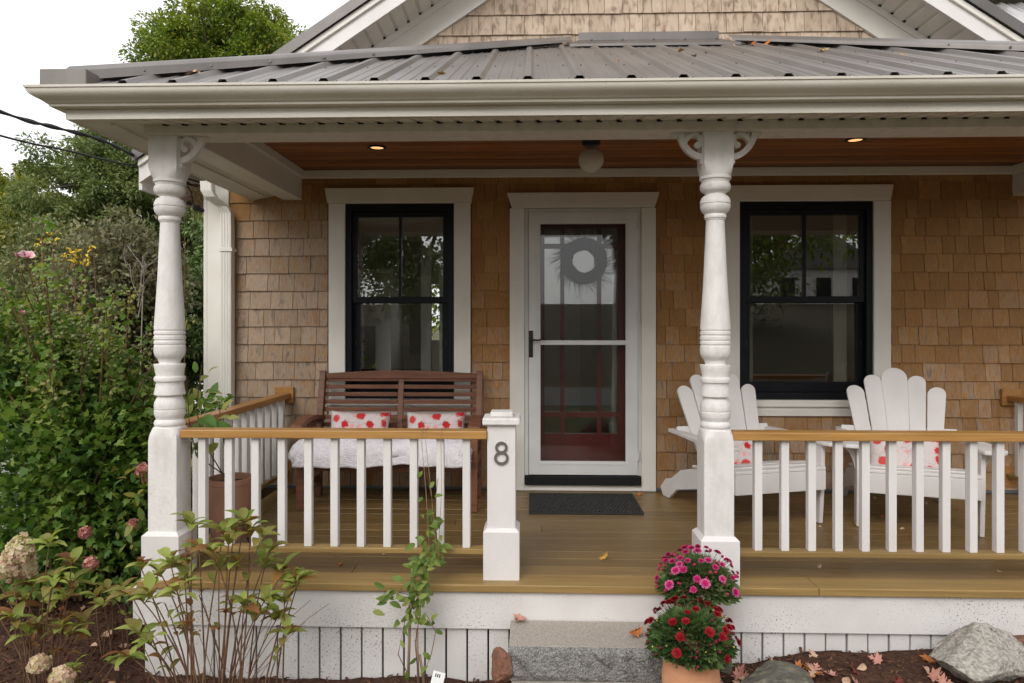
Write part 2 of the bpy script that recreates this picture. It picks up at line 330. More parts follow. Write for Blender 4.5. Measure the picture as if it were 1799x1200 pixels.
def np_mesh(name, V, Fc, mat, smooth=False):
    "fast mesh from numpy arrays; Fc is (n,k) with one k"
    me = bpy.data.meshes.new(name); n, k = Fc.shape
    me.vertices.add(len(V)); me.vertices.foreach_set('co', V.astype(np.float32).ravel())
    me.loops.add(n * k); me.loops.foreach_set('vertex_index', Fc.astype(np.int32).ravel())
    me.polygons.add(n); me.polygons.foreach_set('loop_start', np.arange(0, n * k, k, dtype=np.int32)); me.polygons.foreach_set('loop_total', np.full(n, k, np.int32))
    me.materials.append(mat); me.update(); me.validate()
    if smooth: me.shade_smooth()
    return me
# ------------------------------------------------------------------ generic panels
def ring(mb, x0, x1, z0, z1, wl_, wr, wb, wt, y0, y1):
    mb.box(x0, x0 + wl_, y0, y1, z0, z1); mb.box(x1 - wr, x1, y0, y1, z0, z1)
    mb.box(x0 + wl_, x1 - wr, y0, y1, z1 - wt, z1); mb.box(x0 + wl_, x1 - wr, y0, y1, z0, z0 + wb); return mb
def holed(mb, x0, x1, z0, z1, holes, y0, y1):
    xs = sorted({x0, x1, *[h[0] for h in holes], *[h[1] for h in holes]}); zs = sorted({z0, z1, *[h[2] for h in holes], *[h[3] for h in holes]})
    def solid(i, j):
        if not (0 <= i < len(xs) - 1 and 0 <= j < len(zs) - 1): return False
        cx, cz = (xs[i] + xs[i + 1]) / 2, (zs[j] + zs[j + 1]) / 2
        return not any(h[0] < cx < h[1] and h[2] < cz < h[3] for h in holes)
    for i in range(len(xs) - 1):
        for j in range(len(zs) - 1):
            if not solid(i, j): continue
            a, b, c, d = xs[i], xs[i + 1], zs[j], zs[j + 1]
            mb.add([(a, y0, c), (b, y0, c), (b, y0, d), (a, y0, d)], [(0, 1, 2, 3)]); mb.add([(a, y1, c), (b, y1, c), (b, y1, d), (a, y1, d)], [(3, 2, 1, 0)])
            if not solid(i - 1, j): mb.add([(a, y0, c), (a, y1, c), (a, y1, d), (a, y0, d)], [(3, 2, 1, 0)])
            if not solid(i + 1, j): mb.add([(b, y0, c), (b, y1, c), (b, y1, d), (b, y0, d)], [(0, 1, 2, 3)])
            if not solid(i, j - 1): mb.add([(a, y0, c), (b, y0, c), (b, y1, c), (a, y1, c)], [(3, 2, 1, 0)])
            if not solid(i, j + 1): mb.add([(a, y0, d), (b, y0, d), (b, y1, d), (a, y1, d)], [(0, 1, 2, 3)])
    return mb
GZ = -.45
# ------------------------------------------------------------------ house
house = thing('house', 'cedar shingled gabled house with white trim and black framed windows behind the porch', 'house', (.87, 2.5, GZ))
HX0, HX1 = ax(368, 0), 4.16
L0, L1 = ax(607, -.03), ax(798, -.03); LZ1 = az(358, -.03, 700); LZM = az(527, -.03, 700); LZ0 = az(700, -.03, 700)
W0, W1 = ax(1300, -.03), ax(1535, -.03); WZ1 = az(354, -.03, 1417); WZM = az(526, -.03, 1417); WZ0 = az(702, -.03, 1417)
D0, D1 = ax(922, -.03), ax(1127, -.03); DZ1 = az(366, -.03, 1025); DZ0 = az(851, -.03, 1025)
holes = [(L0, L1, LZ0, LZ1), (W0, W1, WZ0, WZ1), (D0, D1, 0.0, DZ1)]
GXC = .87; ZE_ = 2.52
def rake(x): return 3.69 + .667 * ((x if x < GXC else 2 * GXC - x) + .665)
holed(MB(), HX0, HX1, GZ - .1, ZE_, holes, 0, .14).build('front_wall', m_under, house, fix=False)
MB().prism([(HX0, ZE_ + .001), (HX1, ZE_ + .001), (HX1, rake(HX1)), (GXC, rake(GXC)), (HX0, rake(HX0))], 'y', .001, .13).build('gable_wall', m_under, house)
B('side_wall', m_shingle, house, HX1 - .12, HX1, .141, 4.45, GZ, ZE_)
for y0_, y1_, z0_, z1_ in ((.141, 1.3, GZ, ZE_), (2.5, 4.45, GZ, ZE_), (1.301, 2.499, GZ, .7), (1.301, 2.499, 2.1, ZE_)): B('side_wall', m_shingle, house, HX0, HX0 + .12, y0_, y1_, z0_, z1_)  # unseen opening left in this side wall, added to brighten the room
bw = [(-1.42, -.95, 1.02, 1.80), (1.3, 2.3, .9, 1.95)]
holed(MB(), HX0, HX1, GZ, ZE_ - .003, bw, 4.3, 4.42).build('back_wall', m_wallin, house, fix=False)
# rooms
B('room_floor', m_floorin, house, HX0 + .13, HX1 - .13, .145, 4.29, -.06, .012)
B('room_ceiling', m_wallin, house, HX0 + .13, HX1 - .13, .145, 4.29, 2.40, 2.46)
B('partition_wall', m_wallin, house, -.72, -.62, .145, 3.1, .013, 2.399)
B('partition_wall', m_wallin, house, .62, .72, .145, 3.6, .013, 2.399)
fp = B('fireplace', m_mantel, house, ax(560, 3.6), ax(690, 3.6), 3.5, 4.28, .013, az(483, 3.6))
B('mantel_shelf', m_mantel, fp, ax(555, 3.6), ax(697, 3.6), 3.42, 4.28, az(483, 3.6) + .001, az(474, 3.6))
B('firebox', m_dark, fp, ax(600, 3.6), ax(663, 3.6), 3.47, 3.499, .3, az(573, 3.6))
B('door_casing', m_mantel, house, ax(740, 3.0), ax(757, 3.0), 3.0, 3.1, .013, 2.2)
for cx0, cx1 in ((W0 + .10, W0 + .17), (W1 - .19, W1 - .09)):
    mb = MB(); n = 16
    for i in range(n):
        xa, xb = cx0 + (cx1 - cx0) * i / n, cx0 + (cx1 - cx0) * (i + 1) / n; ya, yb = .20 + .018 * (i % 2), .20 + .018 * ((i + 1) % 2)
        mb.add([(xa, ya, .5), (xb, yb, .5), (xb, yb, WZ1 - .02), (xa, ya, WZ1 - .02), (xa, ya + .004, .5), (xb, yb + .004, .5), (xb, yb + .004, WZ1 - .02), (xa, ya + .004, WZ1 - .02)], [(0, 1, 2, 3), (7, 6, 5, 4)])
    mb.build('curtain', m_curtain, house, fix=False)
# shingles ----------------------------------------------------------
def rows_lower():
    ex = .1343; k = 0
    z = 1.903 + 4 * ex
    while z > -.1: yield z, ex; z -= ex
cas = [(ax(577, 0), ax(829, 0), az(731, 0, 700), az(330, 0, 700)), (ax(1272, 0), ax(1565, 0), az(731, 0, 1417), az(326, 0, 1417)), (ax(896, 0), ax(1153, 0), -.2, az(339, 0, 1025))]
pieces = []   # (x0, x1, zbot, ztop)
def run_row(xa, xb, zb, zt, r_, wmin=.075, wmax=.185):
    x = xa - r_.random() * .1
    while x < xb:
        wd = r_.uniform(wmin, wmax)
        if xb - (x + wd) < .045: wd = xb - x
        a, b = max(x, xa), min(x + wd, xb)
        if b - a <= .02 and x < xa: x += wd - .03; wd = .03; a = xa; b = xa + .03
        if b - a > .008: pieces.append((a + .0017, b - .0017, zb + r_.uniform(-.002, .002), zt))
        x += wd
r_ = random.Random(3)
for z, ex in rows_lower():
    zt = z + ex; z = max(z, .022)
    if zt - z < .02 or z > 2.40: continue
    segs = [(HX0 + .165, HX1 - .02)]
    for c in cas:
        if zt <= c[2] + .004 or z >= c[3] - .004: continue
        new = []
        for a, b in segs:
            if b <= c[0] or a >= c[1]: new.append((a, b)); continue
            if c[0] - a > .01: new.append((a, c[0]))
            if b - c[1] > .01: new.append((c[1], b))
            lo, hi = max(a, c[0]), min(b, c[1])
            if zt > c[3] + .012: run_row(lo, hi, c[3], zt, r_)
            if z < c[2] - .012: run_row(lo, hi, z, c[2], r_)
        segs = new
    for a, b in segs: run_row(a, b, z, zt, r_)
ex = .1515; z = az(184 / 3, 0, 1000) - 2 * ex
while z < 4.4:
    zt = z + ex; xl = (z - 3.69) / .667 - .665 + .12; xr = 2 * GXC - xl
    if xr - xl > .2: run_row(max(xl, HX0), min(xr, HX1), z, zt, r_, .085, .17)
    z += ex
def visible(p):
    "area of a shingle inside the picture, nothing in front counted"
    cx, cz = (p[0] + p[1]) / 2, (p[2] + p[3]) / 2; u = 935 + cx / 5.15 * F; v = HV - (cz - CH) / 5.15 * F
    if u > 1830 or v < -20: return 0
    if 2.42 < cz < 3.3: return 0
    return (p[1] - p[0]) * (p[3] - p[2])
pieces.sort(key=visible, reverse=True)
def shingle_geo(mb, p):
    x0, x1, zb, zt = p; t = rnd.uniform(.014, .020)
    mb.add([(x0, -t, zb), (x1, -t, zb), (x1, -.003, zt + .012), (x0, -.003, zt + .012), (x0, .0, zb), (x1, .0, zb), (x1, .0, zt + .012), (x0, .0, zt + .012)],
           [(0, 1, 2, 3), (0, 4, 5, 1), (0, 3, 7, 4), (1, 5, 6, 2), (3, 2, 6, 7)])
cladding = link('cladding', MB().box(HX0 + .17, HX1 - .02, -.0025, -.0005, -.3, -.02).mesh('cladding', m_under), house)
for p in pieces[:300]: mb = MB(); shingle_geo(mb, p); mb.build('shingle', m_shingle, cladding, fix=False)
mb = MB()
for p in pieces[300:]: shingle_geo(mb, p)
o = mb.build('remaining_shingles', m_shingle, cladding, fix=False); o['kind'] = 'stuff'
B('base_flashing', M('blue_grey_flashing', (.10, .115, .135), rough=.5), house, HX0 + .17, HX1 - .02, -.012, -.0035, .003, .021)
# windows -----------------------------------------------------------
def window(u, x0, x1, z0, z1, zm, head, sidew, v_head, v_sill):
    win = ring(MB(), x0, x1, z0, z1, .045, .045, .05, .055, -.02, .10).build('window', m_black, house, bev=.002)
    hz0, hz1 = z1 + .003, az(v_head, -.05, u); h0, h1 = head
    MB().prism([(h0 + .02, hz0), (h1 - .02, hz0), (h1, hz1), (h0, hz1)], 'y', -.055, -.002).build('header_casing', m_trim, win, bev=.002)
    zs = az(v_sill, -.04, u)
    B('side_casing', m_trim, win, x0 - sidew, x0 - .001, -.038, -.002, zs + .052, hz0 - .002, bev=.0015); B('side_casing', m_trim, win, x1 + .001, x1 + sidew, -.038, -.002, zs + .052, hz0 - .002, bev=.0015)
    B('sill', m_trim, win, x0 - sidew - .004, x1 + sidew + .004, -.055, -.002, z0 - .052, z0 - .003, bev=.002)
    B('apron', m_trim, win, x0 - sidew, x1 + sidew, -.032, -.002, zs - .01, z0 - .0535, bev=.0015)
    a0, a1 = x0 + .046, x1 - .046; mid = (a0 + a1) / 2
    us = ring(MB(), a0, a1, zm - .02, z1 - .056, .04, .04, .045, .04, .0, .035); us.box(mid - .010, mid + .010, -.002, .033, zm + .0255, z1 - .0965)
    us = us.build('upper_sash', m_black, win, bev=.0015)
    B('pane', m_glass, us, a0 + .041, mid - .0102, .014, .018, zm + .0255, z1 - .0965); B('pane', m_glass, us, mid + .0102, a1 - .041, .014, .018, zm + .0255, z1 - .0965)
    ls = ring(MB(), a0, a1, z0 + .051, zm + .02, .050, .050, .075, .045, .038, .07).build('lower_sash', m_black, win, bev=.0015)
    B('pane', m_glass, ls, a0 + .051, a1 - .051, .052, .056, z0 + .1265, zm - .0255)
    for xx in (a0 + .02, a1 - .02): B('sash_latch', m_bronze, ls, xx - .008, xx + .008, .026, .0375, z0 + .40, z0 + .43)
    return win
tag(window(700, L0, L1, LZ0, LZ1, LZM, (ax(571, -.05), ax(833, -.05)), .125, 330, 728), 'narrow black double hung window behind the bench')
tag(window(1417, W0, W1, WZ0, WZ1, WZM, (ax(1265, -.05), ax(1570, -.05)), .125, 325, 729), 'wide black double hung window behind the white chairs')
# doors -------------------------------------------------------------
dc = MB(); dc.prism([(ax(900, -.05), DZ1 + .003), (ax(1151, -.05), DZ1 + .003), (ax(1159, -.05), az(338, -.05, 1025)), (ax(891, -.05), az(338, -.05, 1025))], 'y', -.055, -.002)
dc = dc.build('door_casing', m_trim, house, bev=.002)
for a, b in ((ax(896, -.04), D0 - .001), (D1 + .001, ax(1153, -.04))): B('side_casing', m_trim, dc, a, b, -.038, -.002, .003, DZ1 + .001, bev=.0015)
B('door_sill', m_trim, dc, D0, D1, -.03, .139, .003, DZ0 - .003); B('threshold', m_blackd, dc, D0 + .003, D1 - .003, -.065, .0, DZ0 - .001, az(836, -.04, 1025), bev=.008)
B('jamb', m_storm, dc, D0, D0 + .030, -.022, .14, az(836, -.04) + .002, DZ1, bev=.001); B('jamb', m_storm, dc, D1 - .025, D1, -.022, .14, az(836, -.04) + .002, DZ1, bev=.001)
B('head_jamb', m_storm, dc, D0 + .031, D1 - .026, -.022, .14, DZ1 - .028, DZ1, bev=.001)
sx0, sx1, sz0, sz1 = D0 + .033, D1 - .028, az(835, -.04, 1025) + .004, DZ1 - .031
gx0, gx1, gz0, gz1 = ax(950, -.04), ax(1100, -.04), az(811, -.04, 1025), az(393, -.04, 1025)
sd = holed(MB(), sx0, sx1, sz0, sz1, [(gx0, gx1, gz0, gz1)], -.042, -.012).build('storm_door', m_storm, house, bev=.003, fix=False)
tag(sd, 'pale grey full view storm door with mid bar')
ring(MB(), gx0 - .022, gx1 + .022, gz0 - .022, gz1 + .022, .010, .010, .010, .010, -.047, -.0425).build('glass_bead', m_storm, sd)
B('mid_bar', m_storm, sd, gx0 + .001, gx1 - .001, -.046, -.022, az(606, -.04, 1025), az(598, -.04, 1025), bev=.003)
zb = az(602, -.04, 1025)
B('storm_pane', m_sglass, sd, gx0 + .001, gx1 - .001, -.020, -.017, gz0 + .001, gz1 - .001)
hp = B('handle_plate', m_bronze, sd, ax(929.5, -.05), ax(937, -.05), -.052, -.043, az(628, -.05), az(581, -.05), bev=.003)
hl = MB(); hx, hz = ax(934, -.06), az(598, -.06)
hl.tube([(hx, -.05, hz), (hx, -.085, hz), (hx + .02, -.095, hz + .004), (hx + .05, -.097, hz + .002), (hx + .085, -.095, hz + .009), (hx + .10, -.092, hz + .004)], .008, 8, .0055)
hl.build('lever', m_bronze, hp, smooth=True)
for vv in (395, 560, 800): MB().lathe([(.007, az(vv + 8, -.05)), (.007, az(vv - 8, -.05))], 10, (sx1 + .004, -.046)).build('hinge', m_storm, sd, smooth=40)
idr = []
cols = [(957, 985), (992, 1049.5), (1057, 1086)]; rws = [(400, 428), (436, 724.5), (733, 762)]
YD = .05
for a, b in cols:
    for c, d in rws: idr.append((ax(a, YD), ax(b, YD), az(d, YD, 1025), az(c, YD, 1025)))
ind = holed(MB(), D0 + .032, D1 - .027, .02, DZ1 - .03, idr, YD, YD + .045).build('front_door', m_maroon, house, fix=False, bev=.003)
tag(ind, 'maroon nine light door behind the storm door')
for h in idr: B('pane', m_glass, ind, h[0] + .001, h[1] - .001, YD + .020, YD + .024, h[2] + .001, h[3] - .001)
# corner board, downspout -------------------------------------------
B('corner_board', m_trim, house, HX0 - .002, HX0 + .163, -.03, -.003, GZ, 2.34, bev=.003); B('corner_board', m_trim, house, HX0 - .03, HX0 - .0025, -.03, .13, GZ, 2.34, bev=.003)
def corrugated(cx, cy, wx, wy):
    pts = []
    for k in range(9): pts.append((cx - wx / 2 + wx * k / 8, cy - wy / 2 - (.004 if k % 2 else 0)))
    for k in range(5): pts.append((cx + wx / 2 + (.003 if k % 2 else 0), cy - wy / 2 + wy * (k + .2) / 4.4))
    pts += [(cx + wx / 2, cy + wy / 2), (cx - wx / 2, cy + wy / 2), (cx - wx / 2, cy)]
    return pts
xa, xb = ax(376, -.1), ax(397.5, -.1)
path = [(xa, -.20, az(316, -.2)), (xa + .005, -.20, az(333, -.2)), (xa + .02, -.18, az(343, -.2)), (xb - .02, -.10, az(361, -.1)), (xb, -.08, az(372, -.1)), (xb, -.075, az(395, -.1)), (xb, -.075, GZ + .1)]
mb = MB(); prs = [corrugated(p[0], p[1], .082, .062) for p in path]; n = len(prs[0])
mb.add([(q[0], q[1], p[2]) for p, pr in zip(path, prs) for q in pr], [(i * n + k, i * n + (k + 1) % n, (i + 1) * n + (k + 1) % n, (i + 1) * n + k) for i in range(len(path) - 1) for k in range(n)])
ds = mb.build('downspout', m_trim, house, smooth=25)
B('strap', m_trim, ds, xb - .052, xb + .052, -.116, -.031, az(440, -.1), az(434, -.1))
# gable roof and rakes ----------------------------------------------
OV = -.34; EX = .33
def band(xa_, xb_, lo, hi): return [(xa_, rake(xa_) + lo), (xb_, rake(xb_) + lo), (xb_, rake(xb_) + hi), (xa_, rake(xa_) + hi)]
for s in (0, 1):
    xe, xc = (HX0 - EX, GXC) if s == 0 else (HX1 + EX, GXC); xw = HX0 if s == 0 else HX1
    MB().prism(band(xw, xc, -.226, -.001), 'y', -.034, -.004).build('frieze_board', m_trim, house, bev=.002)
    MB().prism(band(xw, xc, -.055, -.002), 'y', -.05, -.0345).build('frieze_moulding', m_trim, house, bev=.003)
    fa = MB().prism(band(xe, xc, -.012, .145), 'y', OV - .025, OV).build('rake_fascia', m_white, house, bev=.002)
    MB().prism(band(xe, xc, .100, .148), 'y', OV - .045, OV - .0255).build('rake_moulding', m_trim, fa, bev=.004)
    rf = MB().prism(band(xe - (.03 if s == 0 else -.03), xc, .165, .19), 'y', OV - .06, 6.5).build('gable_roof', m_roof, house)
    MB().prism(band(xe - (.03 if s == 0 else -.03), xc, .150, .232), 'y', OV - .068, OV - .0605).build('rake_flashing', m_roofd, rf)
    sf = MB().prism(band(xe, xc, .006, .02), 'y', OV + .001, 6.4).build('rake_soffit', m_soffit, house)
    ln = abs(xc - xe); k = int(ln / .0875); mb = MB(); md = MB()
    for i in range(k):
        a = xe + (xc - xe) * (i + .06) / k; b = xe + (xc - xe) * (i + .80) / k
        mb.prism(band(a, b, -.004, .005), 'y', OV + .001, -.036)
        c = xe + (xc - xe) * (i + .90) / k
        md.box(c - .006, c + .006, -.066, -.052, rake(c) - .004, rake(c) + .003)
    o = mb.build('soffit_panels', m_soffit, sf); o['kind'] = 'stuff'
    o = md.build('soffit_vents', m_blackd, sf); o['kind'] = 'stuff'
    B('eave_fascia', m_white, house, xe - .012, xe + .012, OV - .01, 6.4, rake(xe) - .06, rake(xe) + .14)
el = HX0 - EX
B('eave_gutter', m_gutter, house, el - .09, el - .013, .5, 6.2, rake(el) + .02, rake(el) + .10, bev=.02)
MB().prism([(ax(1690, 3.4), 2.75), (9, 2.75), (9, 2.76), (ax(1690, 3.4), 2.76)], 'y', .3, .31)
# rear wing roof on the right
KR = .80; RY, RZ = 3.5, az(6, 3.5, 1750)
def wz(y): return RZ - KR * (RY - y)
rw = MB(); x = 2.6
xs = []
while x < 9:
    xs += [(x - .028, 0), (x - .012, .024), (x + .012, .024), (x + .028, 0), (x + .10, 0), (x + .105, .005), (x + .12, .005), (x + .125, 0)]; x += .2286
vs_ = [(a, .6, wz(.6) + h) for a, h in xs] + [(a, RY, wz(RY) + h) for a, h in xs]; n = len(xs)
rw.add(vs_, [(i, i + 1, n + i + 1, n + i) for i in range(n - 1)])
wing = thing('wing_roof', 'pale ribbed metal roof of the rear wing rising behind the right gable rake', 'roof', (5.5, 3.5, GZ))
rw.build('metal_sheet', M('pale_reflective_steel', (.48, .47, .46), rough=.25, metal=.55, spec=.6), wing, fix=False)
B('ridge_cap', m_roofd, wing, 2.6, 9, RY - .12, RY + .12, RZ + .03, RZ + .075); B('wall', m_shingle, wing, 4.30, 9, 1.2, 5.8, GZ, wz(.6) - .03)
MB().prism([(.6, wz(.6) - .004), (RY, RZ - .004), (6.4, wz(.6) - .004)], 'x', 2.61, 8.98).build('roof_body', m_under, wing)

# ------------------------------------------------------------------ porch
porch = thing('porch', 'white front porch with turned posts, stained board deck and grey metal hip roof', 'porch', (.87, -1.0, GZ))
PY = -1.78
XP = [ax(299, PY), ax(1257, PY)]; XP.append(2 * XP[1] - XP[0])
DX0, DX1 = ax(240, -1.88), XP[2] + .20
deck = B('deck', m_dark, porch, DX0 + .05, DX1 - .05, -1.80, -.004, -.08, -.036)
y = -1.742; r2 = random.Random(5)
while y < -.05:
    y1 = min(y + .1185, -.004); x = DX0 + .147
    cuts = [x] + sorted(r2.uniform(-1.2, 3.3) for _ in range(1)) + [DX1 - .147]
    if abs(y + 1.742) < .01: cuts[1] = ax(622, -1.7)
    for a, b in zip(cuts, cuts[1:]): B('floorboard', m_deck, deck, a + .001, b - .001, y + .0022, y1 - .0022, -.035, r2.uniform(-.0014, .0008), bev=.002)
    y = y1
for a, b in zip([DX0, ax(1430, -1.82), DX1], [ax(1430, -1.82), DX1]): B('nosing', m_nose, deck, a + .001, b - .001, -1.885, -1.7435, -.036, .002, bev=.005)
for xx in (DX0, DX1 - .145): B('nosing', m_nose, deck, xx, xx + .145, -1.742, -.004, -.036, .002, bev=.005)
RX0 = ax(234, -1.86)
B('rim_board', m_skirt, porch, RX0, DX1 - .01, -1.862, -1.825, az(1103, -1.86, 700), -.0375, bev=.003)
B('rim_board', m_skirt, porch, RX0, RX0 + .03, -1.824, -.01, az(1103, -1.86, 700), -.0375, bev=.003)
zr = az(1103, -1.86, 700) - .002
B('corner_post', m_skirt, porch, ax(258, -1.83), ax(309, -1.83), -1.845, -1.80, -.75, zr, bev=.003)
sk = B('dark_skirt_backing', m_dark, porch, ax(310, -1.7), DX1 - .05, -1.72, -1.70, -.8, zr)  # near-black sheet behind the slats, painting the crawlspace shade into the gaps
u = 415 - 3 * 36.95
while u < 2250:
    a, b = ax(u + 1.6, -1.83), ax(u + 35.4, -1.83)
    B('skirt_board', m_skirt, sk, a, b, -1.840 + rnd.uniform(-.003, .003), -1.818, -.62 if u < 1500 else -.30 - .06 * rnd.random(), zr - rnd.uniform(0, .002), bev=.002)
    u += 36.95
for k in range(16): B('skirt_board', m_skirt, sk, RX0 + .02, RX0 + .04, -1.78 + k * .111, -1.68 + k * .111, -.62, zr)
# posts
PX = 355.
prof_px = [(313, 26.5), (319, 26.8), (320, 24.5), (325, 23), (326, 24.5), (329, 25.8), (333, 26), (337, 25), (340, 22.5), (342, 19), (344, 16.5), (346, 17.5), (347, 19.5), (350, 23), (355, 25.3), (360, 25.9), (361, 25.9), (361.6, 24.6), (363, 24.6), (363.6, 25.8),
           (367, 25.7), (372, 24), (376, 21.2), (378, 19), (379.5, 18), (380.5, 18.6), (384, 19), (386, 18.6), (387, 17.2), (389, 16.8), (390, 15.7), (392, 15.6), (430, 17.4), (480, 19.6), (520, 21.8), (555, 24.2), (574, 25.4), (579, 25.6),
           (580, 24.4), (582, 24.4), (583, 25.8), (587, 25.8), (588, 24.6), (590, 24.6), (591, 25.8), (596, 25.8), (597, 24.6), (599, 24.6), (600, 25.8), (604, 25.8), (605, 24.8), (607, 24.8), (608, 25.6), (615, 26), (621, 25.5), (626, 23.8), (630, 20.5), (631, 19.4), (635, 18), (638, 17), (639.5, 17.5), (640, 25.8), (641, 26),
           (650, 24.2), (660, 22.4), (661.5, 22.6), (662.5, 25), (666, 25.9), (670, 25), (671, 22.9), (673, 22.2), (680, 23.3), (692, 25.5), (694, 25.4), (695.5, 21), (698, 20.2), (702, 22.2), (707, 24.6), (713, 25.6), (718.5, 25.4), (719, 24.6), (721, 24.6), (721.6, 25.4),
           (727, 25.7), (732, 24.4), (736, 22.2), (737.5, 22), (740, 24.2), (743, 25.6), (746, 25.6), (748, 24.8), (749, 24), (752, 24)]
def pz(v): return CH - (v - HV) / PX
def sq(x, y, z, h, e, seg=32):
    "cross-section between circle (e=2) and square (e large)"
    out = []
    for k in range(seg):
        a = 2 * PI * k / seg; c, s = math.cos(a), math.sin(a); d = (abs(c) ** e + abs(s) ** e) ** (-1 / e); out.append((x + h * c * d, y + h * s * d, z))
    return out
def loft(mb, secs):
    n = len(secs[0]); o = []
    for s_ in secs: o += s_
    return mb.add(o, [(i * n + k, i * n + (k + 1) % n, (i + 1) * n + (k + 1) % n, (i + 1) * n + k) for i in range(len(secs) - 1) for k in range(n)] + [tuple(range(n)), tuple(range((len(secs) - 1) * n, len(secs) * n))])
def bracket(post, x, sgn):
    "sawn scroll bracket in the angle of post and beam, coordinates in metres from the corner"
    k = 1 / (355 * 4.615); mb = MB(); y0, y1 = PY - .045, PY - .015
    def pt(a, b): return (x + sgn * (a - 602) * k, 2.178 - (b - 82) * k)
    import itertools
    def smooth(ps, n=5):
        out = []
        for i in range(len(ps) - 1):
            p0, p1, p2, p3 = ps[max(i - 1, 0)], ps[i], ps[i + 1], ps[min(i + 2, len(ps) - 1)]
            for j in range(n):
                t = j / n; out.append(tuple(.5 * (2 * p1[q] + (p2[q] - p0[q]) * t + (2 * p0[q] - 5 * p1[q] + 4 * p2[q] - p3[q]) * t * t + (3 * p1[q] - p0[q] - 3 * p2[q] + p3[q]) * t ** 3) for q in (0, 1)))
        return out + [ps[-1]]
    w0 = 46 * k
    s1 = smooth([pt(592, 276), pt(640, 268), pt(695, 236), pt(738, 190), pt(766, 135), pt(778, 84)]); mb.stroke(s1, w0, y0, y1)
    s2 = smooth([pt(742, 170), pt(726, 135), pt(698, 108), pt(662, 98), pt(632, 110), pt(618, 138), pt(624, 168), pt(642, 180)]); mb.stroke(s2, [w0 * .75] * (len(s2) - 8) + [w0 * (.75 + .05 * i) for i in range(8)], y0 + .001, y1 - .001)
    mb.add(*[([(p[0], yy, p[1]) for yy in (y0 + .002, y1 - .002) for p in [(lambda a: (pt(640, 182)[0] + 27 * k * math.cos(a), pt(640, 182)[1] + 27 * k * math.sin(a)))(2 * PI * i / 16) for i in range(16)]]),
             [tuple(range(16)), tuple(range(16, 32))] + [(i, (i + 1) % 16, 16 + (i + 1) % 16, 16 + i) for i in range(16)]])
    mb.prism([pt(755, 82), pt(850, 82), pt(838, 98), pt(826, 104), pt(822, 118), pt(812, 122), pt(800, 108), pt(770, 112)], 'y', y0 + .003, y1 - .003)
    mb.prism([pt(598, 285), pt(612, 290), pt(626, 312), pt(618, 328), pt(606, 336), pt(606, 356), pt(598, 370)], 'y', y0 + .003, y1 - .003)
    mb.prism([pt(598, 84), pt(611, 84), pt(611, 330), pt(598, 330)], 'y', y0 - .004, y1 + .004)
    return mb.build('scroll_bracket', m_old, post)
hb = .0715
for i, x in enumerate(XP):
    mb = MB(); mb.lathe([(r / PX, pz(v)) for v, r in prof_px], 36, (x, PY), cap=True)
    post = mb.build('turned_post', m_old, porch, smooth=32)
    up = MB(); loft(up, [sq(x, PY, pz(314), .072, 2.3), sq(x, PY, pz(306), .0735, 4), sq(x, PY, pz(300), .0725, 9), sq(x, PY, pz(295), hb, 60), sq(x, PY, 2.2, hb, 60)]); up.build('upper_block', m_old, post, smooth=30)
    lo = MB(); loft(lo, [sq(x, PY, .20, hb, 60), sq(x, PY, pz(775), hb, 60), sq(x, PY, pz(768), .073, 12), sq(x, PY, pz(760), .0735, 5), sq(x, PY, pz(752), .072, 2.5), sq(x, PY, pz(750.5), .068, 2.2)]); lo.build('lower_block', m_old, post, smooth=30)
    b = MB(); loft(b, [sq(x, PY, .002, .093, 90), sq(x, PY, .215, .093, 90), sq(x, PY, .232, .076, 90)]); b.build('post_base', m_white, post, smooth=25)
    if i > 0: bracket(post, x - hb, -1)
    if i < 2: bracket(post, x + hb, 1)
# beams, ceiling, soffit, fascia, gutter
BX0 = ax(258, -1.85); BX1 = 2 * XP[1] - BX0
B('front_beam', m_old, porch, BX0, BX1, -1.874, -1.70, 2.178, 2.262, bev=.004)
SB0, SB1 = BX0 + .0, BX0 + .145
for a, b in ((SB0, SB1), (BX1 - .145, BX1)): B('side_beam', m_trim, porch, a, b, -1.699, -.004, 2.192, 2.50, bev=.004)
B('front_beam_back', m_trim, porch, SB1 + .001, BX1 - .146, -1.72, -1.7005, 2.263, 2.50)
mb = MB(); y = -1.72
while y < -.02: mb.box(SB1 + .001, BX1 - .146, y + .0025, min(y + .0410, -.02), 2.412, 2.43); y += .0425
o = mb.build('ceiling', m_ceil, porch); o['kind'] = 'stuff'
B('ceiling_backing', m_dark, porch, SB1, BX1 - .145, -1.70, -.004, 2.4305, 2.45)
B('ceiling_moulding', m_trim, porch, SB1 + .001, BX1 - .146, -.05, -.017, az(311, -.04), 2.411, bev=.006)
for a, b in ((SB1 + .001, SB1 + .035), (BX1 - .18, BX1 - .146)): B('ceiling_moulding', m_trim, porch, a, b, -1.70, -.051, az(311, -.04), 2.411, bev=.006)
FY = -2.08; FX0 = BX0 - .215; FX1 = BX1 + .215
ZS0, ZS1 = 2.243, az(203.5, FY, 900)     # soffit falls slightly outward
ys, xs_ = -1.8, BX0 + .05
sof = MB()
sof.add([(FX0, FY, ZS1), (FX1, FY, ZS1), (BX1 - .05, ys, ZS0), (BX0 + .05, ys, ZS0), (FX0, FY, ZS1 + .01), (FX1, FY, ZS1 + .01), (BX1 - .05, ys, ZS0 + .01), (BX0 + .05, ys, ZS0 + .01)], [(0, 1, 2, 3), (7, 6, 5, 4), (0, 4, 5, 1), (2, 6, 7, 3)])
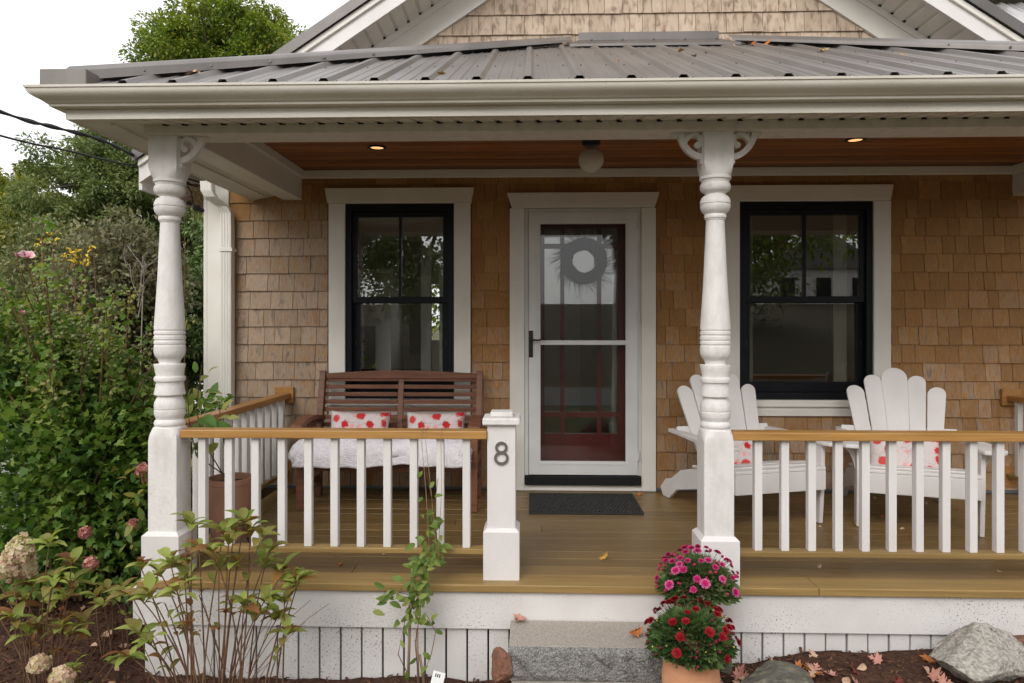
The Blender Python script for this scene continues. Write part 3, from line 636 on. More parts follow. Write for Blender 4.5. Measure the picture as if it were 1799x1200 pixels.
for a, b in ((FX0, BX0 + .05), (FX1, BX1 - .05)):
    sof.add([(a, FY, ZS1), (b, ys, ZS0), (b, -.02, ZS0), (a, -.02, ZS1), (a, FY, ZS1 + .01), (b, ys, ZS0 + .01), (b, -.02, ZS0 + .01), (a, -.02, ZS1 + .01)], [(0, 1, 2, 3), (7, 6, 5, 4)])
sof = sof.build('soffit', m_soffit, porch)
mb = MB(); x = BX0 + .02
def sz_(y): return ZS0 + (ZS1 - ZS0) * (y - ys) / (FY - ys)
while x < BX1:       # ribs and vent slots of the vinyl soffit
    mb.add([(x, FY + .01, sz_(FY + .01) - .005), (x + .07, FY + .01, sz_(FY + .01) - .005), (x + .07, -1.876, sz_(-1.876) - .005), (x, -1.876, sz_(-1.876) - .005)] + [(a, b_, sz_(b_)) for a, b_ in ((x, FY + .01), (x + .07, FY + .01), (x + .07, -1.876), (x, -1.876))],
           [(3, 2, 1, 0), (0, 1, 5, 4), (1, 2, 6, 5), (2, 3, 7, 6), (3, 0, 4, 7)]); x += .0955
o = mb.build('soffit_panels', m_soffit, sof); o['kind'] = 'stuff'
mb = MB(); x = BX0 + .10
while x < BX1: q0 = sz_(-1.885) - .010; mb.add([(x, -1.890, q0), (x + .026, -1.875, q0), (x, -1.875, q0), (x, -1.890, q0 + .008), (x + .026, -1.875, q0 + .008), (x, -1.875, q0 + .008)], [(0, 1, 2), (5, 4, 3), (0, 3, 4, 1), (1, 4, 5, 2), (2, 5, 3, 0)]); x += .0955
o = mb.build('soffit_vents', m_blackd, sof); o['kind'] = 'stuff'
B('soffit_channel', m_soffit, sof, FX0 + .10, FX0 + .115, -1.95, -.05, ZS1 + .012, ZS1 + .028)
def sweep(prof, closed=True):
    mb = MB(); n = len(prof); vs_ = []
    for d, z in prof: vs_.append((FX0 - d, -.02, z))
    for d, z in prof: vs_.append((FX0 - d, FY - d, z))
    for d, z in prof: vs_.append((FX1 + d, FY - d, z))
    for d, z in prof: vs_.append((FX1 + d, -.02, z))
    m_ = n if closed else n - 1
    return mb.add(vs_, [(s * n + k, s * n + (k + 1) % n, (s + 1) * n + (k + 1) % n, (s + 1) * n + k) for s in range(3) for k in range(m_)])
GT = az(139.5, FY - .13, 930); GB = az(178, FY - .07, 930)
fas = sweep([(0, ZS1 - .004), (.018, ZS1 - .004), (.018, GB + .06), (0, GB + .06)]).build('fascia', m_gutter, porch)
H = GT - GB
gp = [(.019, GB), (.052, GB), (.055, GB + .010), (.060, GB + .012), (.062, GB + .20 * H), (.070, GB + .30 * H), (.084, GB + .42 * H), (.095, GB + .56 * H), (.100, GB + .70 * H), (.101, GB + .84 * H), (.105, GB + .86 * H), (.106, GT), (.096, GT + .001), (.096, GB + .8 * H), (.05, GB + .006), (.021, GB + .006), (.021, GT), (.019, GT)]
gp = [(.019 + (d_ - .019) * 1.30 if d_ > .03 else d_, z_) for d_, z_ in gp]
gut = sweep(gp).build('gutter', m_gutter, porch, smooth=35, fix=False)
for u in (180 / 3, 205): pass
# metal hip roof
YE, ZE = FY - .045, GT + .025; XL, XR = FX0 - .06, FX1 + .06
XT0, XT1, ZT = ax(1003, -.05), 2 * GXC - ax(1003, -.05), 3.35
k_ = (ZT - ZE) / (0 - YE); kxl = (ZT - ZE) / (XT0 - XL); kxr = (ZT - ZE) / (XR - XT1)
def ylim(x):
    if x < XT0: return YE + max(0, (x - XL)) * kxl / k_
    if x > XT1: return YE + max(0, (XR - x)) * kxr / k_
    return -.004
def fz(y): return ZE + k_ * (y - YE)
under = MB(); under.add([(XL, YE + .03, ZE - .004), (XR, YE + .03, ZE - .004), (XT1, -.004, ZT - .012), (XT0, -.004, ZT - .012), (XL, -.004, ZE - .004), (XR, -.004, ZE - .004), (XL + .01, YE + .03, ZS1 + .05), (XR - .01, YE + .03, ZS1 + .05), (XL + .01, -.004, ZS1 + .05), (XR - .01, -.004, ZS1 + .05)],
                        [(0, 1, 2, 3), (0, 3, 4), (1, 5, 2), (0, 6, 7, 1), (0, 4, 8, 6), (1, 7, 9, 5)])
roof = under.build('porch_roof', m_blackd, porch, fix=False)
rib0 = ax(928, YE) - 10 * .2286; rx = []
i = 0; base = rib0
while base < XR:
    rx += [(base + d, h) for d, h in ((-.028, 0), (-.013, .021), (.013, .021), (.028, 0), (.076, 0), (.081, .004), (.091, .004), (.096, 0), (.135, 0), (.14, .004), (.15, .004), (.155, 0))]; base += .2286
rx = [(a, h) for a, h in rx if XL + .03 < a < XR - .03]
per = 48
for s in range(0, len(rx) - 1, per):
    seg = rx[s:s + per + 1]; mb = MB(); n = len(seg)
    vs_ = [(a, YE, fz(YE) + h) for a, h in seg] + [(a, max(ylim(a) - .02, YE + .001), fz(max(ylim(a) - .02, YE + .001)) + h) for a, h in seg]
    mb.add(vs_, [(j, j + 1, n + j + 1, n + j) for j in range(n - 1)]); mb.build('roof_panel', m_roof, roof, fix=False)
for s in (0, 1):      # side slopes
    X0, XT, kx = (XL, XT0, kxl) if s == 0 else (XR, XT1, kxr); mb = MB()
    mb.add([(X0, YE, ZE + .002), (X0, -.004, ZE + .002), (XT, -.004, ZT)], [(0, 1, 2)]); mb.build('side_slope', m_roof, roof)
    sg = 1 if s == 0 else -1; cap = MB(); a = Vector((X0, YE, ZE)); b = Vector((XT, -.03, ZT)); cv = []
    for p, wd in ((a, .10), (b, .16)):
        cv += [(p.x + sg * .0, p.y, p.z + .062), (p.x + sg * wd * .9, p.y - .0, p.z + .035 + .012), (p.x + sg * wd * .9, p.y - .002, p.z + .018), (p.x - sg * .03, p.y + wd, p.z + .03), (p.x - sg * .03, p.y + wd, p.z + .01)]
    cv = []
    for p, hh in ((a.lerp(b, .02), .030), (b, 0)):
        fy = -.115 if p.x not in (0,) else 0;
        fy = max(fy, YE - p.y); lo_f = Vector((p.x, p.y + fy, p.z + k_ * fy)); 
        cv += [tuple(p + Vector((0, 0, .052 + hh))), tuple(lo_f + Vector((0, 0, .034 + hh))), tuple(lo_f + Vector((0, -.006, .016))), tuple(Vector((p.x - sg * .06, p.y, p.z - kx * .06 + .036 + hh))), tuple(Vector((p.x - sg * .062, p.y, p.z - kx * .06 + .012)))]
    cap.add(cv, [(0, 1, 6, 5), (1, 2, 7, 6), (0, 5, 8, 3), (3, 8, 9, 4), (0, 3, 4), (0, 2, 1)]); cap.build('hip_cap', m_roof, roof, fix=False)
B('eave_end_trim', m_roof, roof, XL - .055, XL + .16, YE - .008, YE + .12, ZE - .03, ZE + .074, bev=.004)
ap = MB(); ap.add([(XT0 - .02, -.30, fz(-.30) + .03), (XT1 + .02, -.30, fz(-.30) + .03), (XT1 - .06, -.022, fz(-.02) + .036), (XT0 + .06, -.022, fz(-.02) + .036), (XT1 - .06, -.020, fz(0) + .085), (XT0 + .06, -.020, fz(0) + .085), (XT0 - .02, -.303, fz(-.30) + .012), (XT1 + .02, -.303, fz(-.30) + .012)], [(0, 1, 2, 3), (3, 2, 4, 5), (6, 7, 1, 0)])
ap.build('apron_flashing', m_roofd, roof, fix=False)
mb = MB(); base = rib0
while base < XR:
    for d in (-.045, .05):
        for yy in (YE + .035, YE + .62, YE + 1.25):
            if XL + .1 < base + d < XR - .1 and yy < ylim(base + d) - .15: mb.lathe([(.0045, fz(yy)), (.0045, fz(yy) + .005), (.002, fz(yy) + .007)], 6, (base + d, yy))
    yl = ylim(base)
    if yl - .13 > YE and base > XL + .2: mb.lathe([(.007, fz(yl - .1) + .04), (.007, fz(yl - .1) + .05)], 6, (base, yl - .1))
    base += .2286
o = mb.build('screws', m_roofd, roof); o['kind'] = 'stuff'
# ------------------------------------------------------------------ railings
def balus(parent, pts, wd, z0, z1, side=False):
    me = MB().box(-wd / 2, wd / 2, -wd / 2, wd / 2, z0, z1).mesh('baluster', m_white)
    for (x, y) in pts:
        o = link('baluster', me, parent, .002); o.location = (x, y, 0); o.rotation_euler = (0, 0, rnd.uniform(-.06, .06))
RZ0, RZ1 = az(775, PY, 700) + .0, az(757, PY - .045, 700); BZ = az(962, PY - .02, 700)
def front_rail(xa, xb, us, label):
    t = thing('railing', label, 'railing', ((xa + xb) / 2, PY, .0))
    B('handrail', m_cedarrail, t, xa, xb, PY - .045, PY + .045, RZ1 - .040, RZ1, bev=.004)
    B('bottom_rail', m_nose, t, xa, xb, PY - .032, PY + .032, BZ - .026, BZ, bev=.003)
    balus(t, [(ax(u, PY), PY) for u in us], .037, BZ + .0005, RZ1 - .041); return t
NX = ax(881, PY - .05)
front_rail(XP[0] + hb + .001, NX - .071, [358 + 46.25 * k for k in range(11)], 'white baluster railing with cedar handrail in front of the bench')
front_rail(XP[1] + hb + .001, XP[2] - hb - .001, [1331 + 47 * k for k in range(19)], 'white baluster railing with cedar handrail in front of the white chairs')
def side_rail(x, label):
    t = thing('railing', label, 'railing', (x, -.9, .0)); ya, yb = PY + hb + .001, -.045
    B('handrail', m_siderail, t, x - .045, x + .045, ya, yb, RZ1 - .040, RZ1, bev=.004); B('bottom_rail', m_nose, t, x - .032, x + .032, ya, -.02, BZ - .026, BZ, bev=.003)
    B('wall_block', m_siderail, t, x - .055 - .02, x + .085 - .02, -.044, -.017, RZ1 - .075, RZ1 + .045, bev=.002)
    B('wall_block', m_siderail, t, x - .05, x + .05, -.0195, -.0175, BZ - .10, BZ + .06, bev=.002)
    n = 13; balus(t, [(x, ya + .06 + (yb - ya - .12) * k / (n - 1)) for k in range(n)], .037, BZ + .0005, RZ1 - .041, True)
side_rail(ax(500, -.05), 'white side railing beside the terracotta planter ending at the shingled wall')
side_rail(ax(1781, -.05), 'white side railing at the far chair end of the porch')
# newel with house number
NYF = -1.828
nw = thing('newel_post', 'square white newel post carrying a house number', 'post', (NX, NYF + .09, .002))
b = MB(); loft(b, [sq(NX, NYF + .0885, .0025, .0885, 90), sq(NX, NYF + .0885, .235, .0885, 90), sq(NX, NYF + .0885, .25, .074, 90)]); b.build('post_base', m_white, nw, smooth=25)
NB = NYF + .0885 - .0695
B('shaft', m_white, nw, NX - .0695, NX + .0695, NB, NB + .139, .245, az(747, NB, 881), bev=.004)
cp = B('cap', m_old, nw, NX - .092, NX + .092, NB - .0225, NB + .1615, az(747, NB, 881) + .001, az(734, NB, 881), bev=.007); B('cap_block', m_old, cp, NX - .056, NX + .056, NB + .0135, NB + .1255, az(734, NB, 881) + .001, az(724, NB + .02, 881), bev=.006)
num = MB(); cx, cz = NX, az(795, NB, 881)
for r1, r2_, dz, y0 in ((.0245, .0235, .0245, NB - .008), (.0295, .0270, -.0265, NB - .0085)):
    num.stroke([(cx + r1 * math.cos(2 * PI * i / 32), cz + dz + r2_ * math.sin(2 * PI * i / 32)) for i in range(32)], .0125, y0, NB - .0005, True)
num.build('house_number_eight', m_num, nw)
# ------------------------------------------------------------------ lamps
gl = thing('globe_lamp', 'unlit frosted globe ceiling lamp on a black collar above the door', 'lamp', (ax(1040, -.9), -.9, 2.30))
gx = ax(1039, -1.0); gy = -1.0
MB().lathe([(.075, 2.4115), (.075, 2.403), (.055, 2.395), (.056, 2.35), (.052, 2.335), (.045, 2.333)], 28, (gx, gy)).build('collar', m_bronze, gl, smooth=35)
zc = az(281, gy, 1039); rg = .0765
MB().lathe([(max(.001, rg * math.sin(PI * k / 18)), zc - rg * math.cos(PI * k / 18)) for k in range(0, 16)], 32, (gx, gy)).build('globe', m_lampglass, gl, smooth=True)
for uu, vv, lb in ((663, 258.5, 'small lit recessed ceiling light above the bench'), (1503, 251.5, 'small lit recessed ceiling light above the white chairs')):
    t_ = (2.405 - CH) * F / (HV - vv); yy = CY + t_; xx = ax(uu, yy)
    t = thing('recessed_light', lb, 'light', (xx, yy, 2.40)); MB().lathe([(.05, 2.4115), (.062, 2.4115), (.062, 2.405), (.046, 2.403), (.044, 2.409)], 28, (xx, yy), cap=False).build('trim_ring', m_bronze, t, smooth=35)
    MB().lathe([(.001, 2.4085), (.043, 2.4095)][::-1], 24, (xx, yy), cap=False).build('lens', m_bulb, t)
# ------------------------------------------------------------------ bench
def LB(name, mat, par, x0, x1, y0, y1, z0, z1, bev=.003): return MB().box(x0, x1, y0, y1, z0, z1).build(name, mat, par, bev=bev, local=True)
bx = (ax(527.5, -.61) + ax(834.5, -.61)) / 2
bench = thing('bench', 'dark teak slatted garden bench with curved arms under the narrow window', 'bench', (bx, -.40, .003))
hw = .583
for s in (-1, 1):
    LB('front_leg', m_bench, bench, s * hw - .024, s * hw + .024, -.235, -.185, 0, .54)
    MB().prism([(.155, 0), (.205, 0), (.205, .38), (.315, .90), (.268, .90), (.155, .40)], 'x', s * hw - .022, s * hw + .022).build('back_post', m_bench, bench, bev=.003, local=True)
    arm = []; 
    for k in range(11): t = k / 10; arm.append((-.29 + .52 * t, .555 + .055 * math.sin(PI * (.12 + .8 * t))))
    MB().prism(arm + [(p[0], p[1] - .032) for p in arm[::-1]], 'x', s * (hw + .004) - .038, s * (hw + .004) + .038).build('armrest', m_bench, bench, bev=.005, local=True)
    LB('side_rail', m_bench, bench, s * hw - .016, s * hw + .016, -.184, .154, .285, .345); LB('stretcher', m_bench, bench, s * hw - .014, s * hw + .014, -.184, .154, .12, .16)
    sb = MB()
    for k in range(6): yy = -.16 + k * .05; sb.box(s * hw - .006, s * hw + .006, yy, yy + .022, .346, .565)
    sb.build('arm_slats', m_bench, bench, local=True)
LB('seat_rail', m_bench, bench, -hw + .025, hw - .025, -.232, -.206, .265, .345); LB('rear_seat_rail', m_bench, bench, -hw + .025, hw - .025, .16, .185, .285, .345)
for k in range(7): LB('seat_slat', m_bench, bench, -hw + .026, hw - .026, -.235 + k * .058, -.187 + k * .058, .346, .364)
def backy(z): return .18 + max(0, (z - .38)) * .112 / .52
# back slats follow the lean of the posts
z = .44
while z < .84:
    for a, b in ((-hw + .023, -.021), (.021, hw - .023)): LB('back_slat', m_bench, bench, a, b, backy(z) + .012, backy(z) + .030, z, z + .030)
    z += .0545
MB().prism([(backy(.36) + .008, .345), (backy(.36) + .036, .345), (backy(.86) + .036, .862), (backy(.86) + .008, .862)], 'x', -.020, .020).build('centre_stile', m_bench, bench, bev=.002, local=True)
top = [(-hw + .023 + (2 * hw - .046) * k / 14, .868 + .022 * math.sin(PI * k / 14) + .012) for k in range(15)]
MB().prism([(-hw + .023, .842), (hw - .023, .842)] + top[::-1], 'y', .276, .306).build('top_rail', m_bench, bench, bev=.004, local=True)
# towel-covered cushion, draped over the seat
def drape():
    nx, ny = 60, 34; V = []; Fq = []; r3 = random.Random(4); ph = [r3.uniform(0, 6) for _ in range(8)]
    for j in range(ny + 1):
        s = j / ny; d = s * .605
        for i in range(nx + 1):
            t = i / nx; x = -.575 + 1.135 * t
            edge = min(t, 1 - t) * 1.135
            if d < .42: y, z = .15 - d, .443
            elif d < .49: a = (d - .42) / .07 * PI / 2; y, z = -.27 - .045 * math.sin(a), .443 - .045 * (1 - math.cos(a))
            else: y, z = -.315 + .012 * math.sin(x * 9 + ph[0]), .398 - (d - .49) * .66
            z += .005 * math.sin(x * 13 + ph[1] + d * 9) + .004 * math.sin(x * 31 + ph[2]) + .004 * math.sin(d * 40 + ph[3] + x * 6)
            if d > .49: z += .006 * math.sin(x * 5.5 + ph[4]); y -= .008 * math.sin(x * 21 + ph[5])
            if edge < .05 and d < .5: z -= (.05 - edge) ** 2 * 24
            V.append((x, y, z))
    n = nx + 1
    for j in range(ny):
        for i in range(nx): Fq.append((j * n + i, j * n + i + 1, (j + 1) * n + i + 1, (j + 1) * n + i))
    return V, Fq
V, Fq = drape(); mb = MB(); mb.add(V, Fq); o = mb.build('seat_towel', m_towel, None, smooth=True)
o.location = (bx - .02, -.40, .003); sm = o.modifiers.new('thick', 'SOLIDIFY'); sm.thickness = .045; sm.offset = -1
tag(o, 'white terry towel draped over the seat of the teak bench', 'towel')
# pillows
def pillow_mesh(wd, ht, th, seed):
    r3 = random.Random(seed); n = 22; V = []; Fq = []
    for side in (1, -1):
        for j in range(n + 1):
            for i in range(n + 1):
                a, b = 2 * i / n - 1, 2 * j / n - 1
                pin = 1 - .05 * (1 - a * a) if True else 1
                x = a * wd / 2 * (1 - .06 * (1 - b * b)); z = b * ht / 2 * (1 - .09 * (1 - a * a))
                q = max(0, (1 - a ** 4)) ** .55 * max(0, (1 - b ** 4)) ** .55
                V.append((x, -side * th / 2 * q * (1 + .10 * math.sin(a * 5 + b * 3 + seed)), z))
    m_ = (n + 1) ** 2
    for s in (0, 1):
        for j in range(n):
            for i in range(n):
                f = (s * m_ + j * (n + 1) + i, s * m_ + j * (n + 1) + i + 1, s * m_ + (j + 1) * (n + 1) + i + 1, s * m_ + (j + 1) * (n + 1) + i); Fq.append(f if s == 0 else f[::-1])
    mb = MB(); mb.add(V, Fq); me = mb.mesh('pillow', m_fabric, fix=False)
    bm = bmesh.new(); bm.from_mesh(me); bmesh.ops.remove_doubles(bm, verts=bm.verts, dist=.0004); bmesh.ops.recalc_face_normals(bm, faces=bm.faces); bm.to_mesh(me); bm.free(); me.shade_smooth(); return me
def pillow(u, v, Y, wd, ht, th, tilt, roll, yaw, label, seed):
    o = link('pillow', pillow_mesh(wd, ht, th, seed)); x, z = at(u, v, Y); o.location = (x, Y, z); o.rotation_euler = (tilt, roll, yaw)
    tag(o, label, 'pillow', 'poppy print pillows'); return o
pillow(632, 754, -.33, .435, .255, .12, -.30, .03, .03, 'poppy print pillow on the bench beside its left arm and the side railing', 2)
pillow(766, 755, -.33, .43, .255, .12, -.28, -.01, -.03, 'poppy print pillow on the bench nearer the newel post and door', 2)
# ------------------------------------------------------------------ adirondack chairs
def adirondack():
    t = thing('adirondack_chair', 'x', 'chair'); hw = .300
    for s in (-1, 1):
        MB().prism([(-.325, 0), (-.235, 0), (-.225, .30), (-.215, .495), (-.345, .495), (-.345, .30)], 'x', s * (hw + .026) - .0125, s * (hw + .026) + .0125).build('front_leg', m_white, t, bev=.003, local=True)
        MB().prism([(-.36, .345), (-.36, .235), (-.20, .225), (.36, .085), (.47, .0), (.56, .0), (.60, .055), (.52, .13), (.44, .15), (.30, .235), (.10, .29), (-.20, .345)], 'x', s * hw - .0125, s * hw + .0125).build('side_rail', m_white, t, bev=.004, local=True)
        out = [(-.43, .0), (-.425, .055), (-.37, .085), (-.25, .085), (-.05, .06), (.20, .035), (.36, .02), (.36, -.03), (.10, -.035), (-.15, -.05), (-.37, -.06), (-.42, -.045)]
        MB().prism([(s * (hw + .055 + q[1] * 1.0), q[0]) for q in out], 'z', .4955, .520).build('armrest', m_white, t, bev=.006, local=True)
        cv = [(-.325, .5545), (-.21, .5545), (-.225, .50), (-.245, .45), (-.27, .41), (-.30, .38), (-.315, .38)]
        MB().prism([(s * (hw + .039 + (.0 if k == 0 else 0) + q[0]), q[1]) for k, q in enumerate([(0, .4945), (.085, .4945), (.06, .475), (.03, .44), (.012, .39), (0, .34)])], 'y', -.29, -.27).build('arm_bracket', m_white, t, bev=.002, local=True)
    seat = [(-.36 + .0, .345)]; pz_ = [(-.345, .347, -.02), (-.262, .350, -.06), (-.178, .344, -.12), (-.094, .328, -.17), (-.010, .313, -.19), (.074, .297, -.2)]
    for k, (yy, zz, a) in enumerate(pz_):
        mb = MB().box(-.325 if k else -.3125, .325 if k else .3125, -.039, .039, 0, .02); o = mb.build('seat_slat', m_white, t, bev=.004, local=True); o.location = (0, yy, zz); o.rotation_euler = (a, 0, 0)
    MB().box(-.3125, .3125, -.384, -.361, .225, .346).build('front_apron', m_white, t, bev=.003, local=True)
    lean = math.atan(.42)
    spec = [(-.180, -.256, .081, .112, .63), (-.094, -.139, .081, .112, .71), (0, 0, .104, .163, .765), (.094, .139, .081, .112, .71), (.180, .256, .081, .112, .63)]
    for xb, xt, wb, wt, ln in spec:
        q = ln - wt / 2 * .95; xq = xb + (xt - xb) * q / ln; p = [(xb - wb / 2, 0), (xb + wb / 2, 0), (xq + wt / 2, q)]
        p += [(xq + (xt - xq) * math.sin(PI * k / 12) + wt / 2 * math.cos(PI * k / 12), q + wt / 2 * .95 * math.sin(PI * k / 12)) for k in range(1, 12)] + [(xq - wt / 2, q)]
        o = MB().prism(p, 'y', 0, .019).build('back_slat', m_white, t, bev=.003, local=True); o.location = (0, .115, .235); o.rotation_euler = (-lean, 0, 0)
    for zz, wd in ((.10, .44), (.285, .70)):
        o = MB().box(-wd / 2, wd / 2, .020, .045, zz, zz + .06).build('back_rail', m_white, t, bev=.003, local=True); o.location = (0, .115, .235); o.rotation_euler = (-lean, 0, 0)
    return t
ch = adirondack(); ch['group'] = 'white adirondack chairs'
xr = (ax(1528, -.93) + ax(1712, -.93)) / 2
ch.location = (xr + .05, -.67, .003); ch.rotation_euler = (0, 0, R(-17)); tag(ch, 'white fan backed adirondack chair standing right of the wide window, facing forward', 'chair')
ch['label'] = 'white fan backed adirondack chair facing straight out, farther from the door'
c2 = copy_tree(ch, (ax(1297, -.66) + .065, -.60, .003), R(16)); c2['label'] = 'white fan backed adirondack chair turned sideways behind the turned post, nearer the door'
pillow(1589, 800, -.74, .44, .27, .12, -.42, .02, R(-17), 'poppy print pillow on the adirondack chair farther from the door', 5)
pillow(1287, 795, -.66, .42, .27, .12, -.42, .0, R(16), 'poppy print pillow on the adirondack chair nearer the door', 7)
# ------------------------------------------------------------------ doormat
mx0, mx1 = ax(930, -.45), ax(1132, -.665); my0, my1 = -.665, -.15
dm = MB(); dm.box(mx0, mx1, my0, my1, .0025, .010); r3 = random.Random(9)
for k in range(26):
    for j in range(13):
        cx = mx0 + .05 + (mx1 - mx0 - .1) * (k + .5 * (j % 2)) / 26; cy = my0 + .05 + (my1 - my0 - .1) * j / 12; r = r3.uniform(.008, .015)
        dm.lathe([(r, .0095), (r * .7, .019)], 6, (cx, cy))
ring_ = [(mx0, mx1, my0, my0 + .02), (mx0, mx1, my1 - .02, my1), (mx0, mx0 + .02, my0 + .0205, my1 - .0205), (mx1 - .02, mx1, my0 + .0205, my1 - .0205)]
for q in ring_: dm.box(q[0], q[1], q[2], q[3], .0101, .0145)
tag(dm.build('doormat', m_mat, None), 'black embossed rubber doormat at the front door', 'doormat')
# ------------------------------------------------------------------ leaf shapes
def leaf_outline(kind):
    if kind == 'oval': return [(0, 0), (.16, .18), (.23, .42), (.19, .68), (.09, .88), (0, 1), (-.09, .88), (-.19, .68), (-.23, .42), (-.16, .18)]
    if kind == 'lobed': return [(0, 0), (.20, -.04), (.42, .10), (.30, .24), (.46, .52), (.24, .50), (.16, .66), (0, 1), (-.16, .66), (-.24, .50), (-.46, .52), (-.30, .24), (-.42, .10), (-.20, -.04)]
    if kind == 'maple': return [(0, -.05), (.10, .10), (.42, .06), (.34, .22), (.62, .46), (.40, .46), (.38, .60), (.20, .50), (.22, .80), (.10, .78), (0, 1), (-.10, .78), (-.22, .80), (-.20, .50), (-.38, .60), (-.40, .46), (-.62, .46), (-.34, .22), (-.42, .06), (-.10, .10)]
    return [(0, 0), (.24, .40), (0, 1), (-.24, .40)]
def leaf_mesh(name, kind, size, mat, curl=.25, fold=.25, twist=0):
    ol = leaf_outline(kind); mb = MB()
    def P(x, y): return (x * size, y * size, size * (-curl * (y - .3) ** 2 + fold * abs(x) + twist * x * y))
    n = len(ol); cs = [(0, y) for y in (.25, .5, .75)]
    vs_ = [P(*p) for p in ol] + [P(*p) for p in cs]; fs_ = []
    for i in range(n):
        a, b = ol[i], ol[(i + 1) % n]; ym = (a[1] + b[1]) / 2; c = n + (0 if ym < .375 else 1 if ym < .625 else 2)
        fs_.append((i, (i + 1) % n, c))
    half = n // 2
    # close the gaps along the midrib
    for i in range(n):
        j = (i + 1) % n; ca = 0 if (ol[i][1] + ol[j][1]) / 2 < .375 else 1 if (ol[i][1] + ol[j][1]) / 2 < .625 else 2
        k = (j + 1) % n; cb = 0 if (ol[j][1] + ol[k][1]) / 2 < .375 else 1 if (ol[j][1] + ol[k][1]) / 2 < .625 else 2
        if ca != cb: fs_.append((j, n + cb, n + ca) if True else None)
    mb.add(vs_, fs_); return mb.mesh(name, mat, smooth=True, fix=False)
def orient(d, up=(0, 0, 1), roll=0):
    "matrix whose Y axis is d and whose Z is as near to up as it can be"
    y = Vector(d).normalized(); x = y.cross(Vector(up)); x = x.normalized() if x.length > 1e-3 else Vector((1, 0, 0)); z = x.cross(y)
    return Matrix((x, y, z)).transposed() @ Matrix.Rotation(roll, 3, 'Y')
def place(name, me, parent, loc, m3, s=1):
    o = bpy.data.objects.new(name, me); C.objects.link(o); o.matrix_world = Matrix.Translation(loc) @ m3.to_4x4() @ Matrix.Scale(s, 4)
    if parent is not None:
        mw = o.matrix_world.copy(); o.parent = parent; o.matrix_parent_inverse = WORLD[parent.name].inverted()
    return o
# ------------------------------------------------------------------ potted chrysanthemums
m_mumleaf = leaf_mat('mum_leaf', [(.040, .072, .020), (.07, .125, .034), (.105, .165, .05), (.15, .19, .075)], .28)
def petal_mat(name, inner, outer, r):
    m = bpy.data.materials.new(name); m.use_nodes = True; n, l = nt(m); b = n['Principled BSDF']; tc = n.new('ShaderNodeTexCoord'); ln = n.new('ShaderNodeVectorMath'); ln.operation = 'LENGTH'
    l.new(tc.outputs['Object'], ln.inputs[0]); mr = n.new('ShaderNodeMapRange'); mr.inputs[1].default_value = r * .55; mr.inputs[2].default_value = r * 1.0; l.new(ln.outputs['Value'], mr.inputs[0])
    x = n.new('ShaderNodeMix'); x.data_type = 'RGBA'; x.inputs[6].default_value = rgba(inner); x.inputs[7].default_value = rgba(outer); l.new(mr.outputs[0], x.inputs[0]); l.new(x.outputs[2], b.inputs['Base Color'])
    b.inputs['Roughness'].default_value = .6; b.inputs['Specular IOR Level'].default_value = .2; return m
m_pink = petal_mat('pink_petal', (.42, .008, .10), (.68, .22, .42), .021); m_red = petal_mat('red_petal', (.20, .004, .010), (.36, .006, .014), .022)
m_pinkbud = M('pink_bud', (.33, .012, .06), rough=.6); m_redbud = M('red_bud', (.11, .004, .010), rough=.6); m_yelbud = M('yellow_bud', (.42, .36, .08), rough=.6)
def bloom_mesh(name, mat, r, n1=15, open_=1.):
    mb = MB(); r3 = random.Random(1)
    for ly, (rr, n, up) in enumerate(((1, n1, .12), (.8, n1 - 2, .32), (.55, n1 - 5, .6), (.3, 7, .85))):
        for k in range(n):
            a = 2 * PI * (k + .5 * ly) / n + r3.uniform(-.08, .08); L = r * rr * r3.uniform(.92, 1.06); wd = r * .17; c, s = math.cos(a), math.sin(a); h = L * up / open_
            z0 = .002 * ly
            mb.add([(-s * wd * .4, c * wd * .4, z0), (s * wd * .4, -c * wd * .4, z0), (c * L * .7 + s * wd, s * L * .7 - c * wd, z0 + h * .7), (c * L, s * L, z0 + h * .8), (c * L * .7 - s * wd, s * L * .7 + c * wd, z0 + h * .7)], [(0, 1, 2, 3, 4)])
    return mb.mesh(name, mat, fix=False)
def foliage_np(name, pts, dirs, size, kind, mat, seed, jit=.35):
    "one joined mesh of many leaves; pts (n,3), dirs (n,3) leaf direction"
    g = np.random.default_rng(seed); ol = np.array(leaf_outline(kind)); k = len(ol); n = len(pts)
    y = dirs + g.normal(0, jit, dirs.shape); y /= np.linalg.norm(y, axis=1)[:, None] + 1e-9
    up = np.array([0, 0, 1.]) + g.normal(0, .55, (n, 3)); x = np.cross(y, up); x /= np.linalg.norm(x, axis=1)[:, None] + 1e-9; z = np.cross(x, y)
    s = (size if np.isscalar(size) else size) * g.uniform(.65, 1.2, n); s = s[:, None, None]
    lx, ly = ol[:, 0][None, :, None], ol[:, 1][None, :, None]; lz = .28 * np.abs(lx) - .22 * (ly - .3) ** 2
    V = pts[:, None, :] + s * (lx * x[:, None, :] + ly * y[:, None, :] + lz * z[:, None, :])
    return np_mesh(name, V.reshape(-1, 3), np.arange(n * k).reshape(n, k), mat)
